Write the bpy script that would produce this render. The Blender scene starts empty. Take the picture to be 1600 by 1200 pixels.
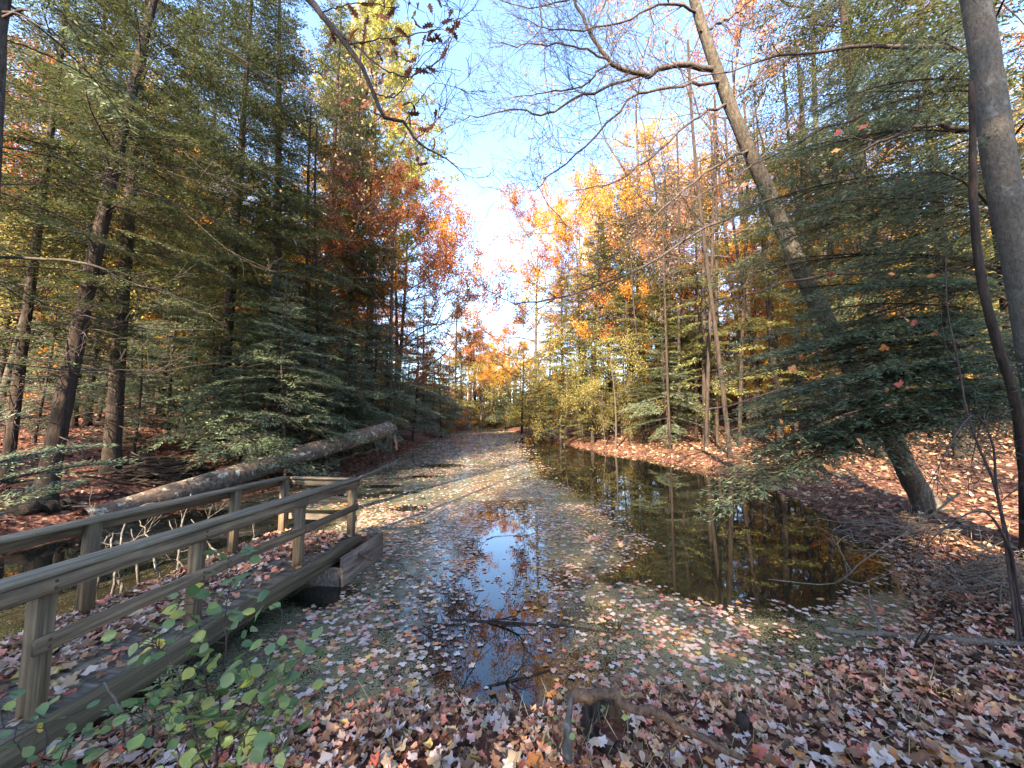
import bpy, math, random
import numpy as np
from mathutils import Vector, Matrix

# ------------------------------------------------------------------ camera, sky, sun, exposure
S = bpy.context.scene
COL = S.collection
PITCH = math.radians(4.95)
CAMZ = 2.1
cam = bpy.data.cameras.new('camera'); cam_o = bpy.data.objects.new('camera', cam); COL.objects.link(cam_o)
cam.sensor_width = 36; cam.lens = 36 * 600 / 1600; cam.clip_start = 0.02; cam.clip_end = 3000
cam_o.location = (0, 0, CAMZ); cam_o.rotation_euler = (math.pi / 2 + PITCH, 0, 0)
S.camera = cam_o

SUN_AZ, SUN_EL = math.radians(24), math.radians(33)          # azimuth: left of straight behind the camera
sdir = Vector((-math.sin(SUN_AZ) * math.cos(SUN_EL), -math.cos(SUN_AZ) * math.cos(SUN_EL), math.sin(SUN_EL)))
W = bpy.data.worlds.new('World'); S.world = W; W.use_nodes = True
wn = W.node_tree; bg = wn.nodes['Background']
sky = wn.nodes.new('ShaderNodeTexSky'); sky.sky_type = 'NISHITA'; sky.sun_disc = False
sky.sun_elevation = SUN_EL; sky.sun_rotation = math.atan2(sdir.x, sdir.y)
sky.altitude = 100; sky.air_density = 1.0; sky.dust_density = .8; sky.ozone_density = 5.0
wn.links.new(sky.outputs[0], bg.inputs[0]); bg.inputs[1].default_value = 0.125
sun = bpy.data.lights.new('sun', 'SUN'); sun.energy = 4.2; sun.angle = math.radians(0.55); sun.color = (1, .88, .70)
sun_o = bpy.data.objects.new('sun', sun); COL.objects.link(sun_o)
sun_o.rotation_euler = (-sdir).to_track_quat('-Z', 'Y').to_euler(); sun_o.location = (-20, -20, 40)
S.view_settings.view_transform = 'Standard'; S.view_settings.look = 'None'
S.view_settings.exposure = 3.15; S.view_settings.use_white_balance = True; S.view_settings.white_balance_temperature = 7100; S.view_settings.white_balance_tint = 10; S.view_settings.gamma = 1; S.view_settings.use_curve_mapping = False
S.render.engine = 'CYCLES'
S.cycles.max_bounces = 6; S.cycles.diffuse_bounces = 3; S.cycles.glossy_bounces = 3; S.cycles.transmission_bounces = 3
S.cycles.sample_clamp_indirect = 6

rng = np.random.default_rng(7)
random.seed(7)
R = math.radians
def A(*v): return np.array(v, float)

# ------------------------------------------------------------------ pixels of the photo to points in the world
CT, ST = math.cos(PITCH), math.sin(PITCH)
def ray(px, py):
    u, v = (px - 800) / 600, (600 - py) / 600
    return A(u, CT - v * ST, ST + v * CT)
def at_y(px, py, Y):
    d = ray(px, py); return A(0, 0, CAMZ) + d * (Y / d[1])
def at_z(px, py, z=0.0):
    d = ray(px, py); return A(0, 0, CAMZ) + d * ((z - CAMZ) / d[2])

SHORE_PX = [(480,1108),(620,1100),(740,1112),(850,1135),(900,1090),(1050,1075),(1200,1070),(1330,1030),(1420,985),(1440,935),(1415,885),
    (1350,838),(1290,800),(1230,770),(1150,742),(1080,728),(1000,714),(930,703),(880,693),(830,681),(800,674),(770,668),(740,668),
    (690,680),(660,692),(640,703),(600,722),(560,743),(470,760),(380,776),(250,800),(120,826),(0,858),(-200,890),(-300,950),(-250,1020),
    (0,1060),(150,1085),(300,1105)]
SHORE = np.array([at_z(*p)[:2] for p in SHORE_PX])

def pond_sd(x, y):
    """distance to the shoreline, positive on land"""
    x = np.asarray(x, float); y = np.asarray(y, float)
    sh = x.shape; P = np.stack([x.ravel(), y.ravel()], 1)
    best = np.full(len(P), 1e9); inside = np.zeros(len(P), bool)
    n = len(SHORE)
    for i in range(n):
        a, b = SHORE[i], SHORE[(i + 1) % n]
        ab = b - a; t = np.clip(((P - a) @ ab) / (ab @ ab), 0, 1)
        d = np.hypot(*(P - a - t[:, None] * ab).T); best = np.minimum(best, d)
        cond = (a[1] > P[:, 1]) != (b[1] > P[:, 1])
        with np.errstate(divide='ignore', invalid='ignore'):
            xi = a[0] + (P[:, 1] - a[1]) / (b[1] - a[1]) * (b[0] - a[0])
        inside ^= cond & (P[:, 0] < xi)
    return np.where(inside, -best, best).reshape(sh)

def wob(x, y, k):
    return (np.sin(x * 1.3 * k + 1.7) * np.cos(y * 1.1 * k + .4) + np.sin((x + y) * .83 * k + 2.2) + np.cos((x - 1.3 * y) * .71 * k)) / 3
def sstep(t): t = np.clip(t, 0, 1); return t * t * (3 - 2 * t)
def H(x, y):
    x = np.asarray(x, float); y = np.asarray(y, float)
    s = pond_sd(x, y) + .18 * wob(x, y, 2.3)
    out = np.maximum(s, 0)
    left = sstep((-x - 2) / 5)
    farR = sstep((x - 1) / 5)
    slope = .035 + .125 * left + .045 * farR
    bankh = .04 + (.10 + .16 * sstep((y - 3) / 5)) * sstep(out / 1.4) + .05 * sstep(out / .4)
    lim = 3.2 + 4.5 * left
    z = bankh + lim * np.tanh(out * slope / lim) + (.05 * wob(x, y, 1.9) + .10 * wob(x, y, .6) + .02 * wob(x, y, 6)) * sstep(out / 1.5)
    zin = -.02 - .5 * sstep(-s / 1.2)
    return np.where(s > 0, z, zin)
def Hs(x, y): return float(H(np.array([x]), np.array([y]))[0])
def base(px, py):
    """where a ray of the photo meets the ground"""
    d = ray(px, py); ts = np.concatenate([np.arange(1.5, 30, .05), np.arange(30, 160, .5)])
    P = A(0, 0, CAMZ) + ts[:, None] * d
    k = np.argmax(P[:, 2] <= np.maximum(H(P[:, 0], P[:, 1]), 0))
    if k == 0: k = len(ts) - 1
    return P[k]

# ------------------------------------------------------------------ meshes
class MB:
    def __init__(s): s.V = []; s.F3 = []; s.F4 = []; s.M3 = []; s.M4 = []; s.n = 0
    def add(s, V, F, mat=0):
        V = np.asarray(V, float).reshape(-1, 3); F = np.asarray(F, int)
        if not len(F): return
        (s.F3 if F.shape[1] == 3 else s.F4).append(F + s.n)
        (s.M3 if F.shape[1] == 3 else s.M4).append(np.full(len(F), mat, int))
        s.V.append(V); s.n += len(V)
    def addp(s, V, Fs, mat=0):
        """vertices with several face arrays"""
        V = np.asarray(V, float).reshape(-1, 3)
        for F in Fs:
            F = np.asarray(F, int)
            if not len(F): continue
            (s.F3 if F.shape[1] == 3 else s.F4).append(F + s.n)
            (s.M3 if F.shape[1] == 3 else s.M4).append(np.full(len(F), mat, int))
        s.V.append(V); s.n += len(V)
    def merge(s, o, M=None):
        V = np.concatenate(o.V)
        if M is not None: V = V @ M[:3, :3].T + M[:3, 3]
        for F, m in zip(o.F3, o.M3): s.F3.append(F + s.n); s.M3.append(m)
        for F, m in zip(o.F4, o.M4): s.F4.append(F + s.n); s.M4.append(m)
        s.V.append(V); s.n += len(V)
    def mesh(s, name, mats, smooth=False):
        V = np.concatenate(s.V)
        F3 = np.concatenate(s.F3) if s.F3 else np.zeros((0, 3), int)
        F4 = np.concatenate(s.F4) if s.F4 else np.zeros((0, 4), int)
        mi = np.concatenate((s.M3 or [np.zeros(0, int)]) + (s.M4 or [np.zeros(0, int)]))
        me = bpy.data.meshes.new(name)
        me.vertices.add(len(V)); me.vertices.foreach_set('co', V.astype(np.float32).ravel())
        loops = np.concatenate([F3.ravel(), F4.ravel()]).astype(np.int32)
        me.loops.add(len(loops)); me.loops.foreach_set('vertex_index', loops)
        npoly = len(F3) + len(F4)
        st = np.concatenate([np.arange(len(F3)) * 3, len(F3) * 3 + np.arange(len(F4)) * 4]).astype(np.int32)
        me.polygons.add(npoly); me.polygons.foreach_set('loop_start', st)
        me.polygons.foreach_set('material_index', mi.astype(np.int32))
        if smooth is not False:
            sm = np.isin(mi, smooth) if isinstance(smooth, (list, tuple)) else np.ones(npoly, bool)
            me.polygons.foreach_set('use_smooth', sm)
        for m in (mats if isinstance(mats, (list, tuple)) else [mats]): me.materials.append(m)
        me.update(calc_edges=True); me.validate()
        return me

def obj(name, mb, mats, parent=None, smooth=False):
    me = mb if isinstance(mb, bpy.types.Mesh) else mb.mesh(name, mats, smooth)
    o = bpy.data.objects.new(name, me); COL.objects.link(o)
    if parent: o.parent = parent
    return o
def tag(o, label=None, cat=None, group=None, kind=None):
    if label: o['label'] = label
    if cat: o['category'] = cat
    if group: o['group'] = group
    if kind: o['kind'] = kind
    return o
def thing(name, loc, label, cat, group=None, rz=0):
    o = bpy.data.objects.new(name, None); COL.objects.link(o); o.empty_display_size = .2
    o.location = loc; o.rotation_euler = (0, 0, rz)
    return tag(o, label, cat, group)
def copy_tree(o, parent=None):
    c = o.copy(); COL.objects.link(c)
    if parent: c.parent = parent
    for ch in o.children: copy_tree(ch, c)
    return c

def norm(v): v = np.asarray(v, float); return v / (np.linalg.norm(v) + 1e-12)
def smooth_path(pts, n):
    """Catmull-Rom through the points"""
    P = np.asarray(pts, float); P = np.vstack([2 * P[0] - P[1], P, 2 * P[-1] - P[-2]])
    out = []; m = len(P) - 3
    for q in np.linspace(0, m - 1e-6, n):
        i = int(q); t = q - i; a, b, c, d = P[i:i + 4]
        out.append(.5 * (2 * b + (c - a) * t + (2 * a - 5 * b + 4 * c - d) * t * t + (3 * b - a - 3 * c + d) * t ** 3))
    return np.array(out)
def tube(mb, P, r, k=6, mat=0, cap=True, rough=0.0):
    P = np.asarray(P, float); n = len(P); r = np.broadcast_to(np.asarray(r, float), (n,))
    T = np.gradient(P, axis=0); T /= np.linalg.norm(T, axis=1)[:, None] + 1e-12
    mean = norm(P[-1] - P[0]); ref = A(1, 0, 0) if abs(mean[0]) < .8 else A(0, 1, 0)
    U = np.cross(T, ref); U /= np.linalg.norm(U, axis=1)[:, None] + 1e-12
    Wv = np.cross(T, U)
    a = np.arange(k) / k * 2 * math.pi
    rr = r[:, None] * np.ones((1, k))
    if rough: rr = rr * (1 + rough * rng.normal(size=(n, k)))
    V = P[:, None] + rr[..., None] * (np.cos(a)[None, :, None] * U[:, None] + np.sin(a)[None, :, None] * Wv[:, None])
    i = np.arange(n - 1)[:, None] * k; j = np.arange(k)[None]; j2 = (j + 1) % k
    F = np.stack([i + j, i + j2, i + k + j2, i + k + j], -1).reshape(-1, 4)
    V = V.reshape(-1, 3)
    if cap:
        V = np.vstack([V, P[:1], P[-1:]]); jj = np.arange(k); j2 = (jj + 1) % k
        c0 = np.stack([np.full(k, n * k), j2, jj], 1); c1 = np.stack([np.full(k, n * k + 1), (n - 1) * k + jj, (n - 1) * k + j2], 1)
        mb.addp(V, [F, np.vstack([c0, c1])], mat)
    else: mb.add(V, F, mat)
def box(mb, lo, hi, mat=0, bev=.006):
    """box with chamfered long edges"""
    lo = A(*lo); hi = A(*hi); d = hi - lo; ax = int(np.argmax(d)); o1, o2 = [q for q in range(3) if q != ax]
    b = min(bev, d[o1] * .3, d[o2] * .3)
    prof = [(b, 0), (d[o1] - b, 0), (d[o1], b), (d[o1], d[o2] - b), (d[o1] - b, d[o2]), (b, d[o2]), (0, d[o2] - b), (0, b)]
    V = []
    for t in (0, 1):
        for p, q in prof:
            v = lo.copy(); v[ax] += d[ax] * t; v[o1] += p; v[o2] += q; V.append(v)
    F = [[i, (i + 1) % 8, 8 + (i + 1) % 8, 8 + i] for i in range(8)]
    caps = [[0, 1, 6, 7], [1, 2, 5, 6], [2, 3, 4, 5]]
    F += [c[::-1] for c in caps] + [[8 + q for q in c] for c in caps]
    F = np.array(F)
    if (ax == 1): F = F[:, ::-1]
    mb.add(V, F, mat)

# ------------------------------------------------------------------ materials
def mat_new(name):
    m = bpy.data.materials.new(name); m.use_nodes = True
    nt = m.node_tree; nt.nodes.clear()
    out = nt.nodes.new('ShaderNodeOutputMaterial')
    return m, nt, out
def nd(nt, t, **k):
    n = nt.nodes.new(t)
    for a, v in k.items():
        if a.startswith('i_'): n.inputs[a[2:].replace('_', ' ')].default_value = v
        else: setattr(n, a, v)
    return n
def ramp(nt, fac, stops, interp='LINEAR'):
    n = nt.nodes.new('ShaderNodeValToRGB'); cr = n.color_ramp; cr.interpolation = interp
    while len(cr.elements) < len(stops): cr.elements.new(.5)
    for e, (p, c) in zip(cr.elements, stops): e.position = p; e.color = (*c, 1) if len(c) == 3 else c
    nt.links.new(fac, n.inputs[0]); return n.outputs[0]
def coords(nt, scale=(1, 1, 1), kind='Object'):
    tc = nt.nodes.new('ShaderNodeTexCoord'); mp = nt.nodes.new('ShaderNodeMapping')
    mp.inputs['Scale'].default_value = scale; nt.links.new(tc.outputs[kind], mp.inputs['Vector']); return mp.outputs[0]
def noise(nt, vec, scale, detail=4, rough=.55, dist=0):
    n = nd(nt, 'ShaderNodeTexNoise'); n.inputs['Scale'].default_value = scale; n.inputs['Detail'].default_value = detail
    n.inputs['Roughness'].default_value = rough; n.inputs['Distortion'].default_value = dist
    nt.links.new(vec, n.inputs['Vector']); return n.outputs['Fac']
def mixc(nt, f, a, b, mode='MIX'):
    n = nt.nodes.new('ShaderNodeMix'); n.data_type = 'RGBA'; n.blend_type = mode
    for sock, v in ((n.inputs[0], f), (n.inputs[6], a), (n.inputs[7], b)):
        if hasattr(v, 'links'): nt.links.new(v, sock)
        elif isinstance(v, (int, float)): sock.default_value = v
        else: sock.default_value = (*v, 1)
    return n.outputs[2]
def math_n(nt, op, a, b=None):
    n = nt.nodes.new('ShaderNodeMath'); n.operation = op
    for s, v in zip(n.inputs, (a, b)):
        if v is None: continue
        if hasattr(v, 'links'): nt.links.new(v, s)
        else: s.default_value = v
    return n.outputs[0]
def principled(nt, out, col, rough=.8, bump=None, bstr=.5, bdist=.02, spec=.3):
    b = nt.nodes.new('ShaderNodeBsdfPrincipled')
    if hasattr(col, 'links'): nt.links.new(col, b.inputs['Base Color'])
    else: b.inputs['Base Color'].default_value = (*col, 1)
    if hasattr(rough, 'links'): nt.links.new(rough, b.inputs['Roughness'])
    else: b.inputs['Roughness'].default_value = rough
    b.inputs['Specular IOR Level'].default_value = spec
    if bump is not None:
        bn = nt.nodes.new('ShaderNodeBump'); bn.inputs['Strength'].default_value = bstr; bn.inputs['Distance'].default_value = bdist
        nt.links.new(bump, bn.inputs['Height']); nt.links.new(bn.outputs[0], b.inputs['Normal'])
    nt.links.new(b.outputs[0], out.inputs[0]); return b

def bark(name, dark, light, lichen=None, vs=(14, 14, 2.4), patch=.6):
    m, nt, out = mat_new(name)
    v = coords(nt, vs); f = noise(nt, v, 1.6, 7, .7, .2)
    v2 = coords(nt); g = noise(nt, v2, 2.2, 3, .6)
    c = ramp(nt, f, [(.32, dark), (.62, light)])
    if lichen:
        lf = ramp(nt, noise(nt, v2, 6.5, 6, .68), [(patch, (0, 0, 0)), (patch + .1, (1, 1, 1))])
        c = mixc(nt, lf, c, lichen)
    c = mixc(nt, math_n(nt, 'MULTIPLY', g, .55), c, tuple(q * .45 for q in dark))
    principled(nt, out, c, .9, f, 1.0, .03, .15)
    return m
def leafmat(name, stops, trans=.45, rough=.6, spec=.2, big=None):
    """leaf colour by leaf; light also comes through the blade"""
    m, nt, out = mat_new(name)
    g = nt.nodes.new('ShaderNodeNewGeometry')
    c = ramp(nt, g.outputs['Random Per Island'], stops)
    if big:
        f = noise(nt, coords(nt), big[0], 2, .5)
        c = mixc(nt, ramp(nt, f, [(.42, (0, 0, 0)), (.6, (1, 1, 1))]), c, mixc(nt, .65, c, big[1]))
    b = nt.nodes.new('ShaderNodeBsdfPrincipled'); nt.links.new(c, b.inputs['Base Color'])
    b.inputs['Roughness'].default_value = rough; b.inputs['Specular IOR Level'].default_value = spec
    t = nt.nodes.new('ShaderNodeBsdfTranslucent'); nt.links.new(mixc(nt, .0, c, c), t.inputs[0])
    ms = nt.nodes.new('ShaderNodeMixShader'); ms.inputs[0].default_value = trans
    nt.links.new(b.outputs[0], ms.inputs[1]); nt.links.new(t.outputs[0], ms.inputs[2]); nt.links.new(ms.outputs[0], out.inputs[0])
    return m

M = {}
M['bark_dark'] = bark('hemlock_bark', (.018, .012, .009), (.065, .046, .035))
M['bark_red'] = bark('red_bark', (.05, .022, .015), (.17, .085, .055))
M['bark_grey'] = bark('grey_bark', (.028, .022, .017), (.115, .092, .07), (.17, .16, .125), (16, 16, 6), .60)
M['bark_pale'] = bark('pale_bark', (.085, .07, .055), (.19, .16, .125), (.27, .25, .21), (34, 34, 15), .56)
M['twig'] = bark('twig_bark', (.045, .032, .028), (.12, .09, .08))
M['dead'] = bark('dead_wood', (.10, .075, .06), (.30, .25, .20), None, (30, 30, 4))
M['white_twig'] = bark('peeling_twig', (.06, .048, .038), (.20, .175, .15), (.36, .35, .32), (20, 20, 6), .56)
M['log'] = bark('log_bark', (.035, .025, .018), (.15, .11, .085), (.40, .40, .34), (7, 7, 7), .555)
M['brown_dead'] = bark('brown_dead_wood', (.07, .036, .022), (.25, .15, .095), None, (22, 22, 5))
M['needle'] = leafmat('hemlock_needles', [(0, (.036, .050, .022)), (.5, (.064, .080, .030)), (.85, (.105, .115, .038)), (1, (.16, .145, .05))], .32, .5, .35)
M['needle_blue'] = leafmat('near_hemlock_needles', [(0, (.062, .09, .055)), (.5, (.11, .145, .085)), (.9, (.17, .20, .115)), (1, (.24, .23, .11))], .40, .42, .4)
M['needle_sunlit'] = leafmat('sunlit_tone_needles', [(0, (.07, .088, .03)), (.5, (.14, .145, .046)), (1, (.26, .215, .065))], .4, .5, .3)  # hemlock needles again, with warm sunlight put into the colour
M['pine'] = leafmat('pine_needles', [(0, (.16, .18, .04)), (.5, (.28, .27, .06)), (1, (.42, .36, .10))], .38, .5, .3)
M['orange'] = leafmat('orange_leaves', [(0, (.30, .085, .02)), (.35, (.50, .17, .025)), (.7, (.62, .28, .04)), (1, (.66, .40, .07))], .5, .55, .2, (.35, (.34, .07, .02)))
M['gold'] = leafmat('gold_leaves', [(0, (.34, .15, .025)), (.4, (.55, .29, .04)), (.75, (.60, .40, .07)), (1, (.50, .42, .10))], .5, .55, .2, (.4, (.55, .20, .03)))
M['russet'] = leafmat('russet_leaves', [(0, (.14, .045, .022)), (.4, (.28, .085, .03)), (.75, (.40, .14, .04)), (1, (.48, .22, .06))], .5, .55, .2, (.4, (.16, .05, .03)))
M['pinkish'] = leafmat('faded_leaves', [(0, (.26, .11, .06)), (.5, (.42, .22, .11)), (1, (.50, .33, .18))], .5)
M['yellowgreen'] = leafmat('yellow_green_leaves', [(0, (.12, .13, .038)), (.5, (.24, .205, .055)), (1, (.40, .29, .075))], .5)
M['oak'] = leafmat('dry_oak_leaves', [(0, (.10, .035, .02)), (.6, (.18, .06, .03)), (1, (.28, .10, .04))], .3)
M['shrub'] = leafmat('shrub_leaves', [(0, (.065, .12, .042)), (.5, (.115, .18, .06)), (.80, (.20, .25, .07)), (.93, (.34, .32, .05)), (1, (.42, .33, .06))], .3, .45, .35, (9, (.13, .17, .09)))
LITTER = [(0, (.07, .036, .020)), (.14, (.15, .07, .036)), (.3, (.25, .125, .062)), (.42, (.36, .19, .12)), (.5, (.46, .13, .09)), (.62, (.38, .27, .16)),
          (.78, (.43, .29, .23)), (.88, (.50, .40, .35)), (.95, (.54, .18, .13)), (1, (.50, .33, .10))]
M['litter'] = leafmat('leaf_litter', LITTER, .12, .6, .3)
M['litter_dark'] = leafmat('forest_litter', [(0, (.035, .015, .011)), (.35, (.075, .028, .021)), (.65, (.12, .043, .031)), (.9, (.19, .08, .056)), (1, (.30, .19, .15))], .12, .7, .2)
M['litter_tan'] = leafmat('tan_litter', [(0, (.06, .032, .02)), (.3, (.16, .08, .045)), (.6, (.27, .15, .08)), (.85, (.38, .23, .13)), (1, (.46, .33, .22))], .12, .7, .2)  # tan leaves without the palest tones, for the right bank
M['floating'] = leafmat('floating_leaf', [(0, (.10, .05, .035)), (.2, (.20, .10, .07)), (.36, (.34, .21, .14)), (.56, (.42, .31, .26)), (.76, (.50, .42, .37)), (.84, (.48, .14, .12)), (.92, (.42, .16, .06)), (1, (.46, .33, .10))], .08, .45, .4)

def wood(name, c1, c2, sc, green=.0):
    m, nt, out = mat_new(name)
    v = coords(nt, sc); f = noise(nt, v, 1.0, 7, .62, .3)
    c = ramp(nt, f, [(.38, tuple(.7 * q_ for q_ in c1)), (.64, c2)])
    fine = noise(nt, coords(nt, tuple(q * 4 for q in sc)), 1.0, 3, .7)
    c = mixc(nt, .35, c, mixc(nt, 1.0, c, ramp(nt, fine, [(.35, (.45, .43, .40)), (.65, (1, 1, 1))]), 'MULTIPLY'))
    blot = noise(nt, coords(nt), 3.0, 5, .6)
    c = mixc(nt, ramp(nt, blot, [(.50, (0, 0, 0)), (.75, (.75, .75, .75))]), c, (.075, .062, .034) if green else (.06, .05, .042))
    kn = nt.nodes.new('ShaderNodeTexVoronoi'); kn.inputs['Scale'].default_value = 3.1; nt.links.new(coords(nt), kn.inputs['Vector'])
    c = mixc(nt, ramp(nt, kn.outputs['Distance'], [(.035, (.8, .8, .8)), (.07, (0, 0, 0))]), c, (.04, .028, .02))
    principled(nt, out, c, .82, fine, .6, .004, .25)
    return m
M['rail'] = wood('weathered_rail', (.115, .075, .045), (.225, .158, .098), (34, 1.6, 34))
M['cap'] = wood('weathered_cap', (.12, .093, .062), (.225, .182, .125), (34, 1.6, 34), 1)
M['endrail'] = wood('weathered_end_rail', (.12, .092, .065), (.24, .19, .13), (1.6, 34, 34))
M['post'] = wood('weathered_post', (.10, .066, .038), (.20, .14, .082), (34, 34, 1.6))
M['skirt'] = wood('weathered_skirt', (.075, .057, .034), (.165, .125, .075), (34, 1.4, 34), 1)
M['deck'] = wood('weathered_deck', (.095, .075, .055), (.20, .165, .13), (1.5, 22, 22))
M['crib'] = wood('weathered_crib', (.085, .058, .045), (.20, .135, .10), (34, 2.0, 26))

def ground_mat():
    m, nt, out = mat_new('forest_floor')
    v = coords(nt)
    vo = nt.nodes.new('ShaderNodeTexVoronoi'); vo.inputs['Scale'].default_value = 14; vo.inputs['Randomness'].default_value = 1
    wv = nt.nodes.new('ShaderNodeVectorMath'); wv.operation = 'ADD'
    nz = nt.nodes.new('ShaderNodeTexNoise'); nz.inputs['Scale'].default_value = 9; nt.links.new(v, nz.inputs['Vector'])
    sc = nt.nodes.new('ShaderNodeVectorMath'); sc.operation = 'SCALE'; sc.inputs['Scale'].default_value = .12
    nt.links.new(nz.outputs['Color'], sc.inputs[0]); nt.links.new(v, wv.inputs[0]); nt.links.new(sc.outputs[0], wv.inputs[1])
    nt.links.new(wv.outputs[0], vo.inputs['Vector'])
    sp = nt.nodes.new('ShaderNodeSeparateColor'); nt.links.new(vo.outputs['Color'], sp.inputs[0])
    c = ramp(nt, sp.outputs[0], [(0, (.025, .012, .008)), (.35, (.065, .026, .018)), (.6, (.11, .043, .029)), (.8, (.17, .07, .047)), (1, (.27, .16, .11))])
    g = noise(nt, v, .9, 5, .6)
    c = mixc(nt, ramp(nt, g, [(.4, (0, 0, 0)), (.68, (.8, .8, .8))]), c, (.055, .03, .02))
    principled(nt, out, c, .95, vo.outputs['Distance'], .8, .03, .1)
    return m
M['ground'] = ground_mat()

CLEAR = [at_z(*p)[:2] for p in ((1180, 860), (1060, 800), (930, 735), (1300, 900))]      # the open dark pool under the right bank
SKYLANE = [at_z(*p)[:2] for p in ((790, 860), (775, 930), (860, 1090), (780, 1000), (790, 820))]
def water_mat():
    m, nt, out = mat_new('pond_water')
    v = coords(nt)
    geo = nt.nodes.new('ShaderNodeNewGeometry')
    att = nt.nodes.new('ShaderNodeAttribute'); att.attribute_name = 'weed'
    big = noise(nt, v, .9, 4, .6)
    mid = noise(nt, v, 5.5, 5, .65)
    fine = noise(nt, v, 52, 3, .7)
    vo = nt.nodes.new('ShaderNodeTexVoronoi'); vo.inputs['Scale'].default_value = 95; nt.links.new(v, vo.inputs['Vector'])
    # floating duckweed: cells above a threshold set by the weed cover
    th = math_n(nt, 'ADD', math_n(nt, 'MULTIPLY', mid, .9), math_n(nt, 'MULTIPLY', fine, .8))
    th = math_n(nt, 'ADD', th, math_n(nt, 'MULTIPLY', big, .5))
    th = math_n(nt, 'ADD', th, math_n(nt, 'MULTIPLY', vo.outputs['Distance'], -.35))
    f = math_n(nt, 'ADD', th, math_n(nt, 'SUBTRACT', att.outputs['Fac'], 1.42))
    f = ramp(nt, f, [(.0, (0, 0, 0)), (.10, (1, 1, 1))])
    wc = ramp(nt, fine, [(.3, (.045, .048, .022)), (.5, (.098, .10, .048)), (.7, (.22, .21, .13))])
    wc = mixc(nt, ramp(nt, mid, [(.45, (0, 0, 0)), (.7, (.7, .7, .7))]), wc, (.055, .036, .02))
    wb = nt.nodes.new('ShaderNodeBsdfPrincipled'); nt.links.new(wc, wb.inputs['Base Color']); wb.inputs['Roughness'].default_value = .5
    wb.inputs['Specular IOR Level'].default_value = .5; wb.inputs['Coat Weight'].default_value = .8; wb.inputs['Coat Roughness'].default_value = .10; wb.inputs['Coat IOR'].default_value = 1.33
    b1 = nt.nodes.new('ShaderNodeBump'); b1.inputs['Strength'].default_value = .30; b1.inputs['Distance'].default_value = .003
    nt.links.new(fine, b1.inputs['Height']); nt.links.new(b1.outputs[0], wb.inputs['Normal'])
    w = nt.nodes.new('ShaderNodeBsdfPrincipled'); w.inputs['Base Color'].default_value = (.012, .011, .007, 1)
    w.inputs['Roughness'].default_value = .015; w.inputs['IOR'].default_value = 1.33; w.inputs['Specular IOR Level'].default_value = 1.0
    b2 = nt.nodes.new('ShaderNodeBump'); b2.inputs['Strength'].default_value = .02; b2.inputs['Distance'].default_value = .02
    nt.links.new(noise(nt, v, 3.0, 2, .5), b2.inputs['Height']); nt.links.new(b2.outputs[0], w.inputs['Normal'])
    ms = nt.nodes.new('ShaderNodeMixShader'); nt.links.new(f, ms.inputs[0]); nt.links.new(w.outputs[0], ms.inputs[1]); nt.links.new(wb.outputs[0], ms.inputs[2])
    nt.links.new(ms.outputs[0], out.inputs[0])
    return m
M['water'] = water_mat()

# ------------------------------------------------------------------ ground and water
def axis(lo, a, b, hi, step, grow=1.18):
    xs = list(np.arange(a, b + 1e-6, step)); s = step
    while xs[-1] < hi: s *= grow; xs.append(xs[-1] + s)
    s = step; left = [a]
    while left[-1] > lo: s *= grow; left.append(left[-1] - s)
    return np.array(left[:0:-1] + xs)
xs = axis(-500, -11, 11, 500, .12); ys = axis(-300, -2, 22, 700, .14)
X, Y = np.meshgrid(xs, ys)
Z = H(X, Y) + rng.normal(size=X.shape) * .006
def grid_faces(nx, ny):
    i = np.arange(ny - 1)[:, None] * nx + np.arange(nx - 1)[None]
    return np.stack([i, i + 1, i + nx + 1, i + nx], -1).reshape(-1, 4)
mb = MB(); mb.add(np.stack([X, Y, Z], -1), grid_faces(len(xs), len(ys)))
tag(obj('ground', mb, M['ground'], smooth=True), kind='structure')

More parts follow.
